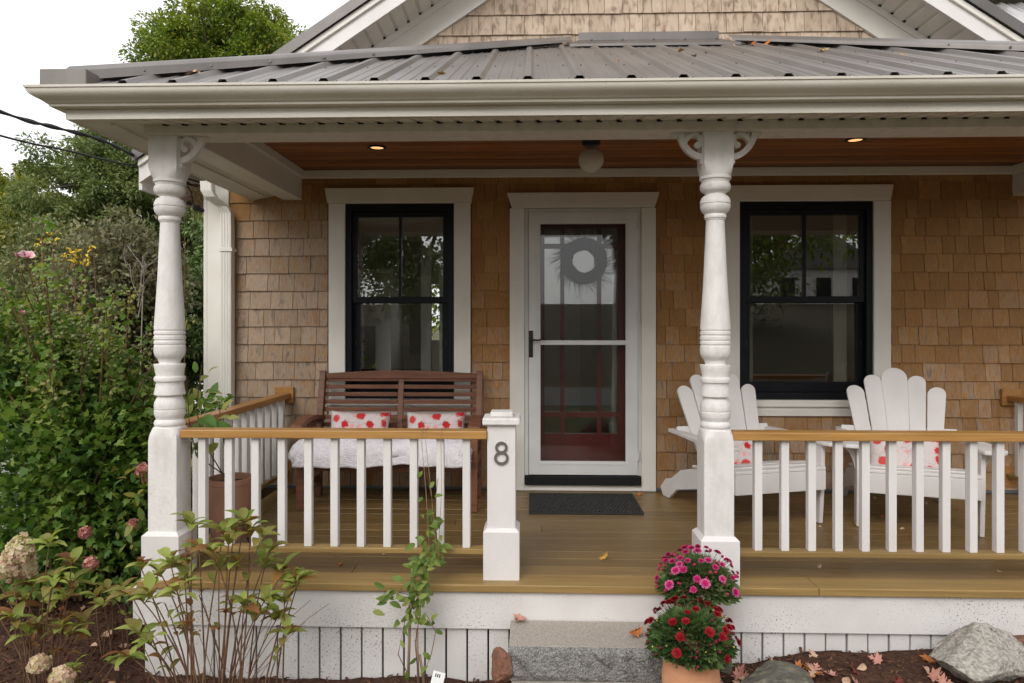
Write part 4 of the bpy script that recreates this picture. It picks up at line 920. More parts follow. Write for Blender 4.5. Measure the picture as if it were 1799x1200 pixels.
def mums(label, x, y, zpot, pot_prof, ztop, cz, rx, rz, petal, bud, nb, nbud, seed, extra=None):
    t = thing('potted_chrysanthemum', label, 'potted plant', (x, y, zpot), 0, 'potted chrysanthemums on the step')
    MB().lathe(pot_prof, 36, (x, y), cap=False).build('pot', m_terra, t, smooth=40)
    g = np.random.default_rng(seed); n = 2600
    MB().lathe([(.001, ztop - .02), (pot_prof[-2][0] - .012, ztop - .02)], 20, (x, y), cap=False).build('soil', m_soil, t)
    d = g.normal(0, 1, (n, 3)); d /= np.linalg.norm(d, axis=1)[:, None]; d[:, 2] = np.abs(d[:, 2]) * 1.1 - .35
    rad = g.uniform(.45, 1, n)[:, None] ** .6; pts = np.array([x, y, cz]) + d * rad * np.array([rx, rx, rz]) * .93
    link('foliage', foliage_np('foliage', pts, d + np.array([0, 0, .25]), .030, 'lobed', m_mumleaf, seed), t)['kind'] = 'stuff'
    st = MB(); bm_ = [bloom_mesh('bloom', petal, .022, 15), bloom_mesh('bloom', petal, .018, 13, .8)]
    r3 = random.Random(seed); me_b = MB().lathe([(.001, -.005), (.006, -.002), (.0068, .003), (.004, .008), (.001, .009)], 7).mesh('bud', bud, smooth=True)
    me_y = MB().lathe([(.001, -.003), (.004, 0), (.001, .004)], 6).mesh('bud', m_yelbud, smooth=True)
    done = []; tries = 0
    while len(done) < nb and tries < 4000:
        tries += 1; a = r3.uniform(0, 2 * PI); zz = r3.uniform(-.12, 1) ** 1
        if r3.random() > .35 + .65 * max(0, zz): continue
        h = math.sqrt(max(0, 1 - zz * zz)); dv = Vector((h * math.cos(a), h * math.sin(a), zz)); p = Vector((x + dv.x * rx, y + dv.y * rx, cz + dv.z * rz))
        if any((p - q).length < .031 for q in done): continue
        done.append(p); nrm = (dv + Vector((0, -.15, .55))).normalized(); m3 = nrm.to_track_quat('Z', 'Y').to_matrix()
        place('bloom', bm_[len(done) % 2], t, p + nrm * .006, m3, r3.uniform(.8, 1.15)); st.tube([Vector((x, y, cz)) + (p - Vector((x, y, cz))) * .5, p], .0012, 4)
    for k in range(nbud):
        a = r3.uniform(0, 2 * PI); zz = r3.uniform(-.2, .95); h = math.sqrt(1 - zz * zz); dv = Vector((h * math.cos(a), h * math.sin(a), zz)); p = Vector((x + dv.x * rx * 1.01, y + dv.y * rx * 1.01, cz + dv.z * rz * 1.01))
        place('bud', me_y if extra and k % 3 == 0 else me_b, t, p, dv.to_track_quat('Z', 'Y').to_matrix(), r3.uniform(.7, 1.2)); st.tube([Vector((x, y, cz)) + (p - Vector((x, y, cz))) * .55, p], .001, 4)
    st.build('stems', M('mum_stem', (.06, .10, .04), rough=.7), t, fix=False); return t
ZSTEP = -.172
y1 = -2.03; x1 = ax(1226, y1)
zt = az(1066, y1)
mums('pink white edged chrysanthemums in a terracotta pot set on the granite step', x1, y1, ZSTEP, [(.001, ZSTEP + .003), (.075, ZSTEP + .003), (.085, zt - .04), (.105, zt - .038), (.108, zt), (.098, zt), (.093, zt - .03)], zt, az(1022, y1), .180, az(968, y1) - az(1022, y1) + .01, m_pink, m_pinkbud, 46, 60, 21)
y2 = -2.33; x2 = ax(1214, y2); zt2 = az(1148, y2)
mums('dark red chrysanthemums in a round terracotta pot in front of the step', x2, y2, -.36, [(.001, -.357), (.085, -.357), (.106, -.30), (.116, -.24), (.117, -.19), (.108, zt2 - .01), (.104, zt2), (.094, zt2), (.092, zt2 - .03)], zt2, az(1118, y2), .178, az(1066, y2) - az(1118, y2) + .02, m_red, m_redbud, 36, 70, 22, True)
# ------------------------------------------------------------------ granite steps, rocks
def rough_block(name, x0, x1, y0, y1, z0, z1, mt, mr, label, seed, amp=.012):
    "sawn top, split rock face in front"
    t = thing(name, label, 'step', ((x0 + x1) / 2, (y0 + y1) / 2, z0))
    MB().box(x0 + .004, x1 - .004, y0 + .022, y1, z0 + .001, z1).build('sawn_block', mt, t, bev=.003)
    g = np.random.default_rng(seed); nx, nz = 110, 22; V = []; Fq = []
    ph = g.uniform(0, 6.28, 14); kx = g.uniform(8, 95, 14); kz = g.uniform(8, 95, 14); am = g.uniform(.2, 1, 14) / np.sqrt((kx + kz) / 20)
    for j in range(nz + 1):
        for i in range(nx + 1):
            a, b = i / nx, j / nz; xx, zz = x0 + (x1 - x0) * a, z0 + (z1 - z0 - .001) * b
            d = sum(am[q] * math.sin(kx[q] * xx + kz[q] * zz + ph[q]) for q in range(14)) * amp * .5 + g.normal(0, amp * .16)
            e = min(1, min(b, 1 - b) * 5, min(a, 1 - a) * 40)
            V.append((xx, y0 + .022 - .012 * e - max(-.008, d) * e * .9, zz))
    n = nx + 1
    for j in range(nz):
        for i in range(nx): Fq.append((j * n + i, j * n + i + 1, (j + 1) * n + i + 1, (j + 1) * n + i))
    MB().add(V, Fq).build('split_face', mr, t, smooth=True, fix=False); return t
stx0, stx1 = ax(893, -2.13), ax(1262, -2.13)
rough_block('granite_step', stx0, stx1, -2.155, -1.868, -.322, ZSTEP, m_granitet, m_graniter, 'upper granite step with split rock face below the porch opening', 3, .024)
rough_block('granite_step', stx0 + .012, stx1 + .03, -2.62, -1.9, -.50, -.3255, m_granitet, m_graniter, 'lower granite step slab mostly under the upper step', 6)
def rock(name, label, c, size, mat, seed, rz=0, flat=.3):
    g = random.Random(seed); bm = bmesh.new(); bmesh.ops.create_icosphere(bm, subdivisions=5, radius=1)
    pl = [(Vector((g.gauss(0, 1), g.gauss(0, 1), g.gauss(0, .8))).normalized(), g.uniform(.55, .88)) for _ in range(14)]
    from mathutils import noise as nz
    for v in bm.verts:
        p = v.co.copy()
        for nn, d in pl:
            q = p.dot(nn)
            if q > d: p -= nn * (q - d)
        p += v.co * (nz.noise(v.co * 2.2 + Vector((seed, 0, 0))) * .07 + nz.noise(v.co * 6 + Vector((seed, 3, 0))) * .05 + nz.noise(v.co * 15 + Vector((seed, 5, 0))) * .03 + nz.noise(v.co * 34 + Vector((seed, 9, 0))) * .014)
        v.co = Vector((p.x * size[0], p.y * size[1], p.z * size[2]))
    me = bpy.data.meshes.new(name); bm.to_mesh(me); bm.free(); me.materials.append(mat); me.shade_smooth(); o = link(name, me); o.location = c; o.rotation_euler = (0, 0, rz)
    tag(o, label, 'rock'); return o
def gp(u, v, Y): x, z = at(u, v, Y); return Vector((x, Y, z))
rock('boulder', 'large pale grey boulder in the mulch under the right skirting', gp(1722, 1146, -2.12) + Vector((0, 0, -.03)), (.245, .17, .135), m_boulder, 4, .2)
rock('flat_rock', 'dark lichened flat rock beside the red chrysanthemum pot', gp(1370, 1205, -2.35), (.19, .16, .10), m_moss, 9, -.35)
rock('red_stone', 'red brown stone wedged against the left end of the granite step', gp(882, 1172, -2.12), (.050, .07, .085), m_redrock, 13, .5)
rock('brown_stone', 'small brown stone beyond the pale boulder', gp(1796, 1133, -2.0), (.08, .06, .05), m_redrock, 15, .4)
rock('grey_stone', 'small grey stone between the chrysanthemum pots and the flat rock', gp(1268, 1165, -2.12), (.05, .05, .07), m_moss, 17)
# ------------------------------------------------------------------ wreath behind the storm glass
wr = MB(); cx, cz = at(1027, 458, 0.01); g = random.Random(3)
for k in range(85):
    r0 = g.uniform(.100, .165); ph = g.uniform(0, 6.28); wob = g.uniform(0, 6.28); pts = []
    for i in range(21): a = ph + 2 * PI * i / 20 * .92; r = r0 + .012 * math.sin(3 * a + wob); pts.append((cx + r * math.cos(a), .018 + .016 * math.sin(5 * a + wob), cz + r * math.sin(a)))
    wr.tube(pts, g.uniform(.003, .0058), 5)
for k in range(230):
    a = g.uniform(0, 6.28); r = g.uniform(.10, .17); d = a + g.uniform(.2, 1.1); L = g.uniform(.06, .17); p = Vector((cx + r * math.cos(a), .012 + g.uniform(-.01, .02), cz + r * math.sin(a)))
    q = p + Vector((math.cos(d) * L, g.uniform(-.012, .012), math.sin(d) * L)); wr.tube([p, (p + q) / 2 + Vector((0, 0, g.uniform(-.01, .01))), q], .0016, 4, .0006)
tag(wr.build('twig_wreath', m_twig, None, fix=False), 'dark twig wreath hanging on the maroon front door', 'wreath')
# ------------------------------------------------------------------ service cables, nest, connector, strings
def cable(p0, p1, sag, r, label, extra=None, n=24):
    mb = MB(); a, b = Vector(p0), Vector(p1)
    pts = [a + (b - a) * (i / n) + Vector((0, 0, -sag * 4 * (i / n) * (1 - i / n))) for i in range(n + 1)]; mb.tube(pts, r, 6)
    if extra:
        for q in range(extra): mb.tube([p + Vector((.008 * math.cos(i * 1.3 + q * 3), .008 * math.sin(i * 1.3 + q * 3), .007 * math.sin(i * 1.1 + q * 2))) for i, p in enumerate(pts)], r * .7, 5)
    return tag(mb.build('service_cable', m_cable, None, smooth=True, fix=False), label, 'cable', 'service cables to the house corner')
e1 = Vector((ax(352, .15), .15, az(327, .15, 352)))
q = gp(0, 194, -1.1); q2 = gp(130, 245, -.5)
def through(pts_, r, label, extra=0):
    mb = MB(); P = [Vector(p) for p in pts_]; out = []
    for i in range(len(P) - 1):
        p0, p1, p2, p3 = P[max(i - 1, 0)], P[i], P[i + 1], P[min(i + 2, len(P) - 1)]
        for j in range(8):
            t = j / 8; out.append(.5 * (2 * p1 + (p2 - p0) * t + (2 * p0 - 5 * p1 + 4 * p2 - p3) * t * t + (3 * p1 - p0 - 3 * p2 + p3) * t ** 3))
    out.append(P[-1]); mb.tube(out, r, 6)
    for q_ in range(extra): mb.tube([p + Vector((0, .006 * math.cos(i * .7 + q_ * 3), .009 * math.sin(i * .7 + q_ * 3))) for i, p in enumerate(out)], r * .75, 5)
    return tag(mb.build('service_cable', m_cable, None, smooth=True, fix=False), label, 'cable', 'service cables to the house corner')
far = gp(-420, 40, -2.4)
through([far, gp(0, 196, -1.4), gp(90, 222, -1.05), gp(170, 243, -.75), gp(220, 265, -.5), gp(262, 288, -.25), gp(330, 322, -.06), gp(352, 326, .1)], .0085, 'twisted pair of thick black service cables sagging to the house corner', 2)
through([gp(-420, 110, -2.4), gp(0, 238, -1.4), gp(120, 265, -.9), gp(200, 284, -.5), gp(262, 297, -.25), gp(330, 314, -.06), gp(356, 322, .1)], .007, 'single thin black service cable running below the twisted pair')
ne = MB(); g = random.Random(12); nc = gp(352, 345, .02)
for k in range(170):
    p = nc + Vector((g.gauss(0, .05), g.gauss(0, .045), g.gauss(0, .032))); d = Vector((g.gauss(0, 1), g.gauss(0, 1), g.gauss(0, .5) - (.5 if k % 5 == 0 else 0))).normalized() * g.uniform(.04, .10); m_ = p + d * .5 + Vector((g.gauss(0, .012), 0, g.gauss(0, .012)))
    ne.tube([p, m_, p + d], .0018, 4, .0009)
for k in range(4): p = nc + Vector((g.uniform(-.06, .06), -.03, -.03)); ne.tube([p, p + Vector((-.01, 0, -.08)), p + Vector((.005, 0, -.17))], .0012, 4)
tag(ne.build('bird_nest', m_straw, None, fix=False), 'straw bird nest lodged behind the downspout elbow', 'nest')
cc = MB(); p = [gp(330, 327, .0), gp(337, 338, -.02), gp(339, 352, -.02), gp(345, 366, -.02)]
cc.tube(p, .006, 6)
for uu, vv, s in ((334, 357, .026), (347, 366, .034), (356, 370, .026)):
    c = gp(uu, vv, -.02); cc.lathe([(.001, c.z - s * .6), (s * .8, c.z - s * .5), (s, c.z), (s * .6, c.z + s * .6), (.001, c.z + s * .7)], 10, (c.x, c.y))
tag(cc.build('cable_splice', m_cable, None, smooth=40), 'black cable splice hanging below the bird nest', 'connector')
sm_ = MB(); sm_.tube([gp(323.5, 300, -1.70), gp(325, 420, -1.695), gp(324, 560, -1.70), gp(325, 700, -1.69), gp(325.5, 757, -1.68), gp(330, 840, -1.66)], .0017, 5)
tag(sm_.build('jute_string', m_string, None, smooth=True), 'jute string hanging from the scroll bracket down the corner post', 'string')
# ------------------------------------------------------------------ ground
from mathutils import noise as mnoise
def sstep(a, b, x): t = min(1, max(0, (x - a) / (b - a))); return t * t * (3 - 2 * t)
def hm(x, y):
    z = -.462 + .175 * sstep(-.2, 1.9, x) - .05 * sstep(-1.9, -3.2, y) * (1 if y < -1.9 else 0)
    z += .028 * mnoise.noise(Vector((x * 2.6, y * 2.6, 1))) + .014 * mnoise.noise(Vector((x * 9, y * 9, 4))) + .006 * mnoise.noise(Vector((x * 31, y * 31, 7)))
    if -1.84 < y and -1.85 < x: z = min(z, -.50)
    return z
o = B('ground', m_lawn, None, -400, 400, -400, 400, -.72, -.665); tag(o, 'dry lawn running out to the horizon', None, None, 'structure')
nx, ny = 300, 190; X = np.linspace(-4.2, 4.6, nx); Y = np.linspace(-3.6, 1.6, ny); V = []; 
for yy in Y:
    for xx in X:
        e = min(xx + 4.2, 4.6 - xx, yy + 3.6, 1.6 - yy); V.append((xx, yy, hm(xx, yy) - .22 * (1 - sstep(0, .35, e))))
I = np.arange(nx * ny).reshape(ny, nx); Fq = np.stack([I[:-1, :-1], I[:-1, 1:], I[1:, 1:], I[1:, :-1]], -1).reshape(-1, 4)
tag(link('mulch_bed', np_mesh('mulch_bed', np.array(V), Fq, m_mulch, True)), 'dark brown bark mulch bed round the porch', None, None, 'structure')
g = np.random.default_rng(5); P = []; n = 0
def chips(n, xr_, yr, seed, smin=.008, smax=.034):
    g = np.random.default_rng(seed); xs = g.uniform(*xr_, n); ys = g.uniform(*yr, n); keep = ~((ys > -1.86) & (xs > -1.93)); xs, ys = xs[keep], ys[keep]; n = len(xs)
    zs = np.array([hm(a, b) for a, b in zip(xs, ys)]) + g.uniform(.0, .010, n); L = g.uniform(smin, smax, n); W = L * g.uniform(.18, .45, n); a = g.uniform(0, 6.28, n)
    d = np.stack([np.cos(a), np.sin(a), g.normal(0, .3, n)], 1); d /= np.linalg.norm(d, axis=1)[:, None]; u = np.stack([-np.sin(a), np.cos(a), g.normal(0, .35, n)], 1); c = np.stack([xs, ys, zs], 1)
    q = [c - d * L[:, None] / 2 - u * W[:, None] / 2, c + d * L[:, None] / 2 - u * W[:, None] * .3, c + d * L[:, None] * .55 + u * W[:, None] / 2, c - d * L[:, None] * .4 + u * W[:, None] / 2]
    t = np.array([0, 0, .004]); Vv = np.stack(q + [k - t for k in q], 1).reshape(-1, 3); b0 = np.arange(n)[:, None, None] * 8
    Fc = (b0 + np.array([[0, 1, 2, 3], [0, 4, 5, 1], [1, 5, 6, 2], [2, 6, 7, 3], [3, 7, 4, 0]])[None]).reshape(-1, 4); return Vv, Fc
Vv, Fc = chips(17000, (-3.6, 3.6), (-2.75, -.2), 8)
tag(link('mulch_chips', np_mesh('mulch_chips', Vv, Fc, m_chip)), 'loose shredded bark chips on the mulch bed', None, None, 'stuff')
tag(B('driveway', m_drive, None, -12, -3.9, -1.2, 11, -.66, -.635), 'pale gravel driveway beyond the shrubs', None, None, 'structure')
tag(B('road', M('worn_road', (.13, .128, .122), (.10, .10, .095), rough=.9, scale=(6, 6, 6)), None, -80, 80, -15, -10.5, -.664, -.64), 'pale road in front of the house, behind the viewer', None, None, 'structure')
# ------------------------------------------------------------------ fallen leaves
dry = [M('tan_dry_leaf', (.42, .25, .15), (.52, .35, .24), rough=.8, scale=(60, 60, 60)), M('pink_dry_leaf', (.50, .26, .20), (.40, .17, .13), rough=.8, scale=(60, 60, 60)), M('orange_dry_leaf', (.44, .16, .035), (.34, .10, .03), rough=.8, scale=(60, 60, 60)), M('dark_red_leaf', (.14, .018, .016), (.20, .04, .03), rough=.7, scale=(60, 60, 60)), M('yellow_leaf', (.58, .36, .06), (.50, .24, .04), rough=.7, scale=(60, 60, 60))]
lm = [leaf_mesh('fallen_leaf', k, .075, m_, c, f, tw) for k, m_, c, f, tw in (('maple', dry[0], .5, .35, .3), ('maple', dry[1], -.5, .4, -.3), ('maple', dry[2], .6, .5, .2), ('maple', dry[3], .3, .3, -.2), ('maple', dry[4], .4, .3, .2), ('oval', dry[0], .6, .5, .3), ('oval', dry[2], .5, .5, -.2))]
names = ['tan', 'pinkish', 'orange', 'dark red', 'yellow', 'narrow tan', 'narrow orange']
def fallen(x, y, z, k, s, where, rr):
    n3 = Vector((rr.gauss(0, .35), rr.gauss(0, .35) - .25, 1)).normalized(); m3 = n3.to_track_quat('Z', 'Y').to_matrix() @ Matrix.Rotation(rr.uniform(0, 6.28), 3, 'Z')
    o = place('fallen_leaf', lm[k], None, Vector((x, y, z + .012 * s)), m3, s); sz = 'small ' if s < .55 else 'large ' if s > .86 else ''; tag(o, f'{sz}curled {names[k]} fallen leaf lying on the {where}', 'leaf', f'{sz}{names[k]} fallen leaves on the {where}')
rr = random.Random(31)
for k in range(58):
    x = rr.uniform(ax(1240, -2.15), ax(1790, -2.1)) if k % 6 else rr.uniform(1.2, 1.9); y = rr.uniform(-2.45, -1.92); fallen(x, y, hm(x, y) + .006, rr.choice([0, 0, 1, 1, 2, 3, 5, 5, 4]), rr.uniform(.55, 1.05), 'mulch under the right skirting', rr)
for k in range(16): x = rr.uniform(ax(1255, -2.2), ax(1320, -2.2)); y = rr.uniform(-2.4, -1.95); fallen(x, y, hm(x, y) + .012 + .02 * rr.random(), rr.choice([0, 2, 3, 3, 1, 5]), rr.uniform(.7, 1.1), 'mulch right of the chrysanthemum pots', rr)
for k in range(18): x = rr.uniform(ax(690, -2.1), ax(880, -2.1)); y = rr.uniform(-2.3, -1.95); fallen(x, y, hm(x, y) + .006, rr.choice([0, 1, 2, 5, 6]), rr.uniform(.4, .75), 'mulch left of the granite step', rr)
for k in range(24): x = rr.uniform(-3.0, -2.0); y = rr.uniform(-2.35, -.9); fallen(x, y, hm(x, y) + .006, rr.choice([0, 0, 1, 1, 2, 5, 6]), rr.uniform(.45, .8), 'mulch beside the hydrangeas', rr)
for (u, v, k, s) in ((921, 1090, 1, .95), (1122, 1121, 2, .85)):
    t_ = (CH - ZSTEP) * F / (v - HV); y = CY + t_; fallen(ax(u, y), y, ZSTEP + .004, k, s, 'granite step', rr)
for (u, v, k, s) in ((1063, 985, 4, .8), (603, 996, 2, .55), (1120, 868, 2, .75), (1441, 920, 5, .45), (1590, 925, 5, .4), (1551, 907, 2, .5), (1541, 874, 0, .6), (1630, 884, 0, .5), (1755, 999, 0, .35), (672, 979, 0, .3), (1444, 993, 0, .35), (1686, 890, 2, .4), (1788, 935, 0, .3), (520, 973, 3, .5)):
    t_ = CH * F / (v - HV); y = CY + t_; fallen(ax(u, y), y, .004, k, s, 'stained porch deck', rr)
for (u, v, k, s) in ((330, 132, 0, 1.0), (771, 130, 4, .85), (1246, 96, 0, .8), (1211, 108, 0, .8), (1318, 85, 2, .9), (1349, 88, 2, .9), (1294, 90, 0, .6), (1447, 99, 4, .9), (1588, 107, 4, .7), (1190, 100, 4, .7), (1085, 112, 2, .5)):
    a = (v - HV) / F   # meet the sloping roof plane
    t_ = (ZE - CH - k_ * (YE - CY)) / (-a - k_); y = CY + t_; fallen(ax(u, y), y, fz(y) + .006, k, s, 'grey metal porch roof', rr)
# ------------------------------------------------------------------ hydrangeas
m_hyl = [leaf_mat('hydrangea_green', [(.200, .260, .050), (.270, .330, .068), (.350, .385, .095)], .3), leaf_mat('hydrangea_olive', [(.16, .18, .04), (.22, .21, .05), (.25, .17, .055)], .3), leaf_mat('hydrangea_rust', [(.26, .12, .04), (.30, .16, .05), (.20, .08, .03)], .3)]
hyl = [leaf_mesh('leaf', 'oval', .098, m, .75, .30, .1) for m in m_hyl]
def bez(a, b, bend, n=7):
    a, b = Vector(a), Vector(b); c = Vector((a.x + (b.x - a.x) * .28 + bend[0], a.y + (b.y - a.y) * .28 + bend[1], a.z + (b.z - a.z) * .62)); return [a * (1 - t) ** 2 + c * 2 * t * (1 - t) + b * t * t for t in [i / n for i in range(n + 1)]]
def whorl(t, p, d, nl, rr, s=1., mix=(0, 0, 0, 0, 1, 1, 1, 2), cnt=None):
    a0 = rr.uniform(0, 6.28)
    for k in range(nl):
        a = a0 + k * 2.4 + rr.uniform(-.3, .3); el = rr.uniform(-.15, .75); dv = Vector((math.cos(a) * math.cos(el), math.sin(a) * math.cos(el), math.sin(el))); dv = (dv + Vector(d) * .35).normalized()
        place('leaf', rr.choice([hyl[i] for i in mix]), t, p - Vector(d) * .010 * (k // 2), orient(dv, (0, 0, 1), rr.uniform(-.3, .3)), s * rr.uniform(.65, 1.1)); cnt[0] += 1
def hydrangea(label, base, spread, tips, seed, Yb, maxl=300, extra=14, s=1.):
    t = thing('hydrangea', label, 'shrub', (base[0], base[1], hm(*base)), 0, 'hydrangea shrubs'); rr = random.Random(seed); cnt = [0]
    for (u, v, dy) in tips:
        tip = gp(u, v, Yb + dy); bx_, by_ = base[0] + (tip.x - base[0]) * .30 + rr.gauss(0, spread), base[1] + rr.gauss(0, spread * .6); p = bez((bx_, by_, hm(bx_, by_) - .02), tip, (rr.gauss(0, .02), rr.gauss(0, .02)))
        MB().tube(p, .0042, 6, .0022).build('stem', m_stem, t, smooth=True, fix=False); d = (p[-1] - p[-2]).normalized()
        if cnt[0] < maxl - 12: whorl(t, p[-1], d, rr.randint(6, 8), rr, s, cnt=cnt)
        for q in (5, 4):
            if cnt[0] < maxl - 4 and rr.random() < .45: whorl(t, p[q], d, 2, rr, s * .7, (0, 1, 1, 2, 2), cnt)
    tw = MB()
    for k in range(extra):
        a = Vector((base[0] + rr.gauss(0, spread * 1.6), base[1] + rr.gauss(0, spread), 0)); a.z = hm(a.x, a.y) - .01; b = a + Vector((rr.gauss(0, .18), rr.gauss(0, .08), rr.uniform(.18, .55))); tw.tube(bez(a, b, (rr.gauss(0, .02), 0)), .0022, 4, .001)
    tw.build('twigs', m_stem, t, fix=False); return t, rr, cnt
tipsA = [(338, 918, 0), (430, 912, .05), (412, 925, .1), (402, 948, -.05), (462, 938, 0), (478, 960, .05), (440, 930, .08), (372, 962, -.1), (350, 958, .05), (322, 985, .05), (298, 980, 0), (280, 1002, .1), (245, 990, .12), (228, 1040, .1), (246, 1050, 0), (262, 1040, -.05), (310, 1035, -.1), (330, 1010, 0), (385, 990, -.05), (418, 985, 0), (530, 1012, .1), (520, 1020, .05), (500, 1052, 0), (470, 1048, -.05), (455, 1075, .05), (492, 1078, .1), (507, 1108, .0), (430, 1055, -.1), (260, 1125, -.05), (243, 1110, .0), (225, 1150, .05), (468, 985, .1), (395, 930, .12), (500, 995, .1), (290, 1060, .1), (350, 1045, .1)]
hydrangea('bare stemmed hydrangea with drooping green leaf whorls before the porch corner', (ax(385, -2.32), -2.30), .055, tipsA, 5, -2.28, 300, 20)
tipsB = [(88, 948, 0), (128, 985, .1), (98, 1012, 0), (92, 1022, -.05), (115, 1048, .05), (22, 1082, -.1), (52, 1108, -.05), (62, 1100, 0), (150, 1092, .1), (60, 1020, .1), (-10, 1010, 0), (130, 1020, .15), (40, 1045, .05), (105, 1100, 0), (75, 1055, .1), (125, 1110, 0), (-20, 1060, 0), (15, 1000, .05)]
tB, rrB, cB = hydrangea('hydrangea with fading cream and pink panicles left of the porch corner', (ax(58, -2.15), -2.13), .07, tipsB, 7, -2.12, 200, 16)
hydrangea('small hydrangea of few green whorls between the big shrub and the porch corner', (ax(195, -1.75), -1.7), .03, [(190, 1035, 0), (205, 1050, 0), (182, 1062, .05), (215, 1030, .1), (170, 1045, .1)], 9, -1.7, 60, 2, .9)
hydrangea('low hydrangea sprout rising from the mulch near the corner post', (ax(125, -2.2), -2.2), .02, [(126, 1178, 0), (132, 1168, 0), (200, 1155, 0.2), (215, 1148, .2)], 11, -2.2, 40, 1, .6)
m_flo = leaf_mat('faded_hydrangea_floret', [(.52, .50, .22), (.66, .58, .40), (.72, .56, .44), (.66, .42, .32)], .3, tone=9)
def panicle(t, c, rx, rz, seed, nfl=620):
    g = np.random.default_rng(seed); d = g.normal(0, 1, (nfl, 3)); d /= np.linalg.norm(d, axis=1)[:, None]; tp = (d[:, 2] + 1) / 2; sh = np.stack([1 - .35 * tp, 1 - .35 * tp, np.ones(nfl)], 1)
    c3 = np.array(c) + d * sh * np.array([rx, rx, rz]) * (g.uniform(.55, 1.05, nfl) * (1 + .16 * np.sin(d[:, 0] * 7 + seed) * np.cos(d[:, 2] * 6 + seed)))[:, None]; V = []; Fc = []; d = d + g.normal(0, .45, d.shape); d /= np.linalg.norm(d, axis=1)[:, None]
    u = np.cross(d, g.normal(0, 1, (nfl, 3))); u /= np.linalg.norm(u, axis=1)[:, None]; w_ = np.cross(d, u); s = .0125
    for k in range(4):
        a = k * PI / 2; e = np.cos(a) * u + np.sin(a) * w_; f = -np.sin(a) * u + np.cos(a) * w_
        V.append(np.stack([c3, c3 + s * (.6 * e + .55 * f) + d * .003, c3 + s * 1.15 * e + d * .002, c3 + s * (.6 * e - .55 * f) + d * .003], 1))
    V = np.stack(V, 1).reshape(-1, 3); return link('flower_head', np_mesh('flower_head', V, np.arange(len(V)).reshape(-1, 4), m_flo), t)
for (u, v, Y, rx, rz, sd) in ((36, 965, -2.12, .062, .065, 1), (15, 995, -2.10, .06, .055, 2), (45, 995, -2.06, .05, .05, 3), (108, 1188, -2.3, .05, .035, 4), (70, 1165, -2.25, .045, .03, 5)):
    panicle(tB, gp(u, v, Y), rx, rz, sd)
# ------------------------------------------------------------------ rose of sharon shrub
m_hib = leaf_mat('rose_of_sharon_leaf', [(0.048, 0.100, 0.017), (0.088, 0.167, 0.026), (0.139, 0.229, 0.040), (0.220, 0.298, 0.060)], .32, tone=2.2)
m_hibt = leaf_mat('young_rose_of_sharon_leaf', [(0.094, 0.154, 0.026), (0.154, 0.226, 0.042), (0.220, 0.281, 0.061), (0.319, 0.308, 0.077)], .35, tone=2.5)
m_bud = leaf_mat('green_seed_bud', [(.13, .17, .06), (.19, .22, .09), (.26, .24, .10)], .1, tone=5)
hib = thing('rose_of_sharon', 'tall dense rose of sharon shrub with green buds left of the porch', 'shrub', (-2.75, -.85, GZ))
g = np.random.default_rng(14); stems = MB(); P1 = []; D1_ = []; P2 = []; D2 = []; P3 = []
for k in range(80):
    bx_, by_ = -2.85 + g.normal(0, .17), -.85 + g.normal(0, .15); a = g.uniform(0, 6.28); sp = g.uniform(.1, .85)
    tx = -2.95 + .95 * math.cos(a) * sp - .05; ty = -.80 + .70 * math.sin(a) * sp
    tall = k % 4 == 0; hgt = 1.16 - .50 * (tx + 3.0) + g.normal(0, .07) + (.36 + g.normal(0, .08) if tall else 0)
    tx = min(tx, -2.16 - .05 * g.random())
    p = bez((bx_, by_, GZ), (tx, ty, hgt), (g.normal(0, .05), g.normal(0, .05)), 14); stems.tube(p, .010, 5, .003)
    for i in range(2, 15):
        f = i / 14; c = np.array(p[i]); nl = (38 if f < .85 else 22) if not (tall and f > .62) else 8; rad = (.20 if not tall else .15) * (1 - f * .62)
        ang = g.normal(0, 1, (nl, 3)); ang /= np.linalg.norm(ang, axis=1)[:, None]; pos = c + ang * (rad * g.uniform(.25, 1, nl)[:, None]); ang[:, 2] -= .25
        pos = pos[pos[:, 0] < -1.99]; ang = ang[:len(pos)]
        if f < .68 or g.random() < .25: P1.append(pos); D1_.append(ang)
        else: P2.append(pos); D2.append(ang)
        if f > .74:
            for q in range(6): P3.append(c + g.normal(0, .035, 3))
stems.build('stems', m_stem, hib, fix=False)
P1, D1_, P2, D2 = map(np.concatenate, (P1, D1_, P2, D2))
lowfill = g.uniform(0, 1, (9000, 3)); a = lowfill[:, 0] * 6.28; rfill = lowfill[:, 1] ** .5
pf = np.stack([-3.0 + np.cos(a) * rfill * .98, -.75 + np.sin(a) * rfill * .72, -.30 + lowfill[:, 2] * 1.05], 1); pf = pf[(pf[:, 0] < -2.02)]
df = pf - np.array([-2.9, -.75, .1]); df /= np.linalg.norm(df, axis=1)[:, None]
P1 = np.concatenate([P1, pf]); D1_ = np.concatenate([D1_, df])
link('foliage', foliage_np('foliage', P1, D1_, .054, 'lobed', m_hib, 3, .5), hib)['kind'] = 'stuff'
link('young_foliage', foliage_np('young_foliage', P2, D2, .040, 'lobed', m_hibt, 4, .5), hib)['kind'] = 'stuff'
bm_ = MB().lathe([(.001, -.011), (.008, -.007), (.0105, 0), (.008, .008), (.002, .014)], 7).mesh('seed_bud', m_bud, smooth=True)
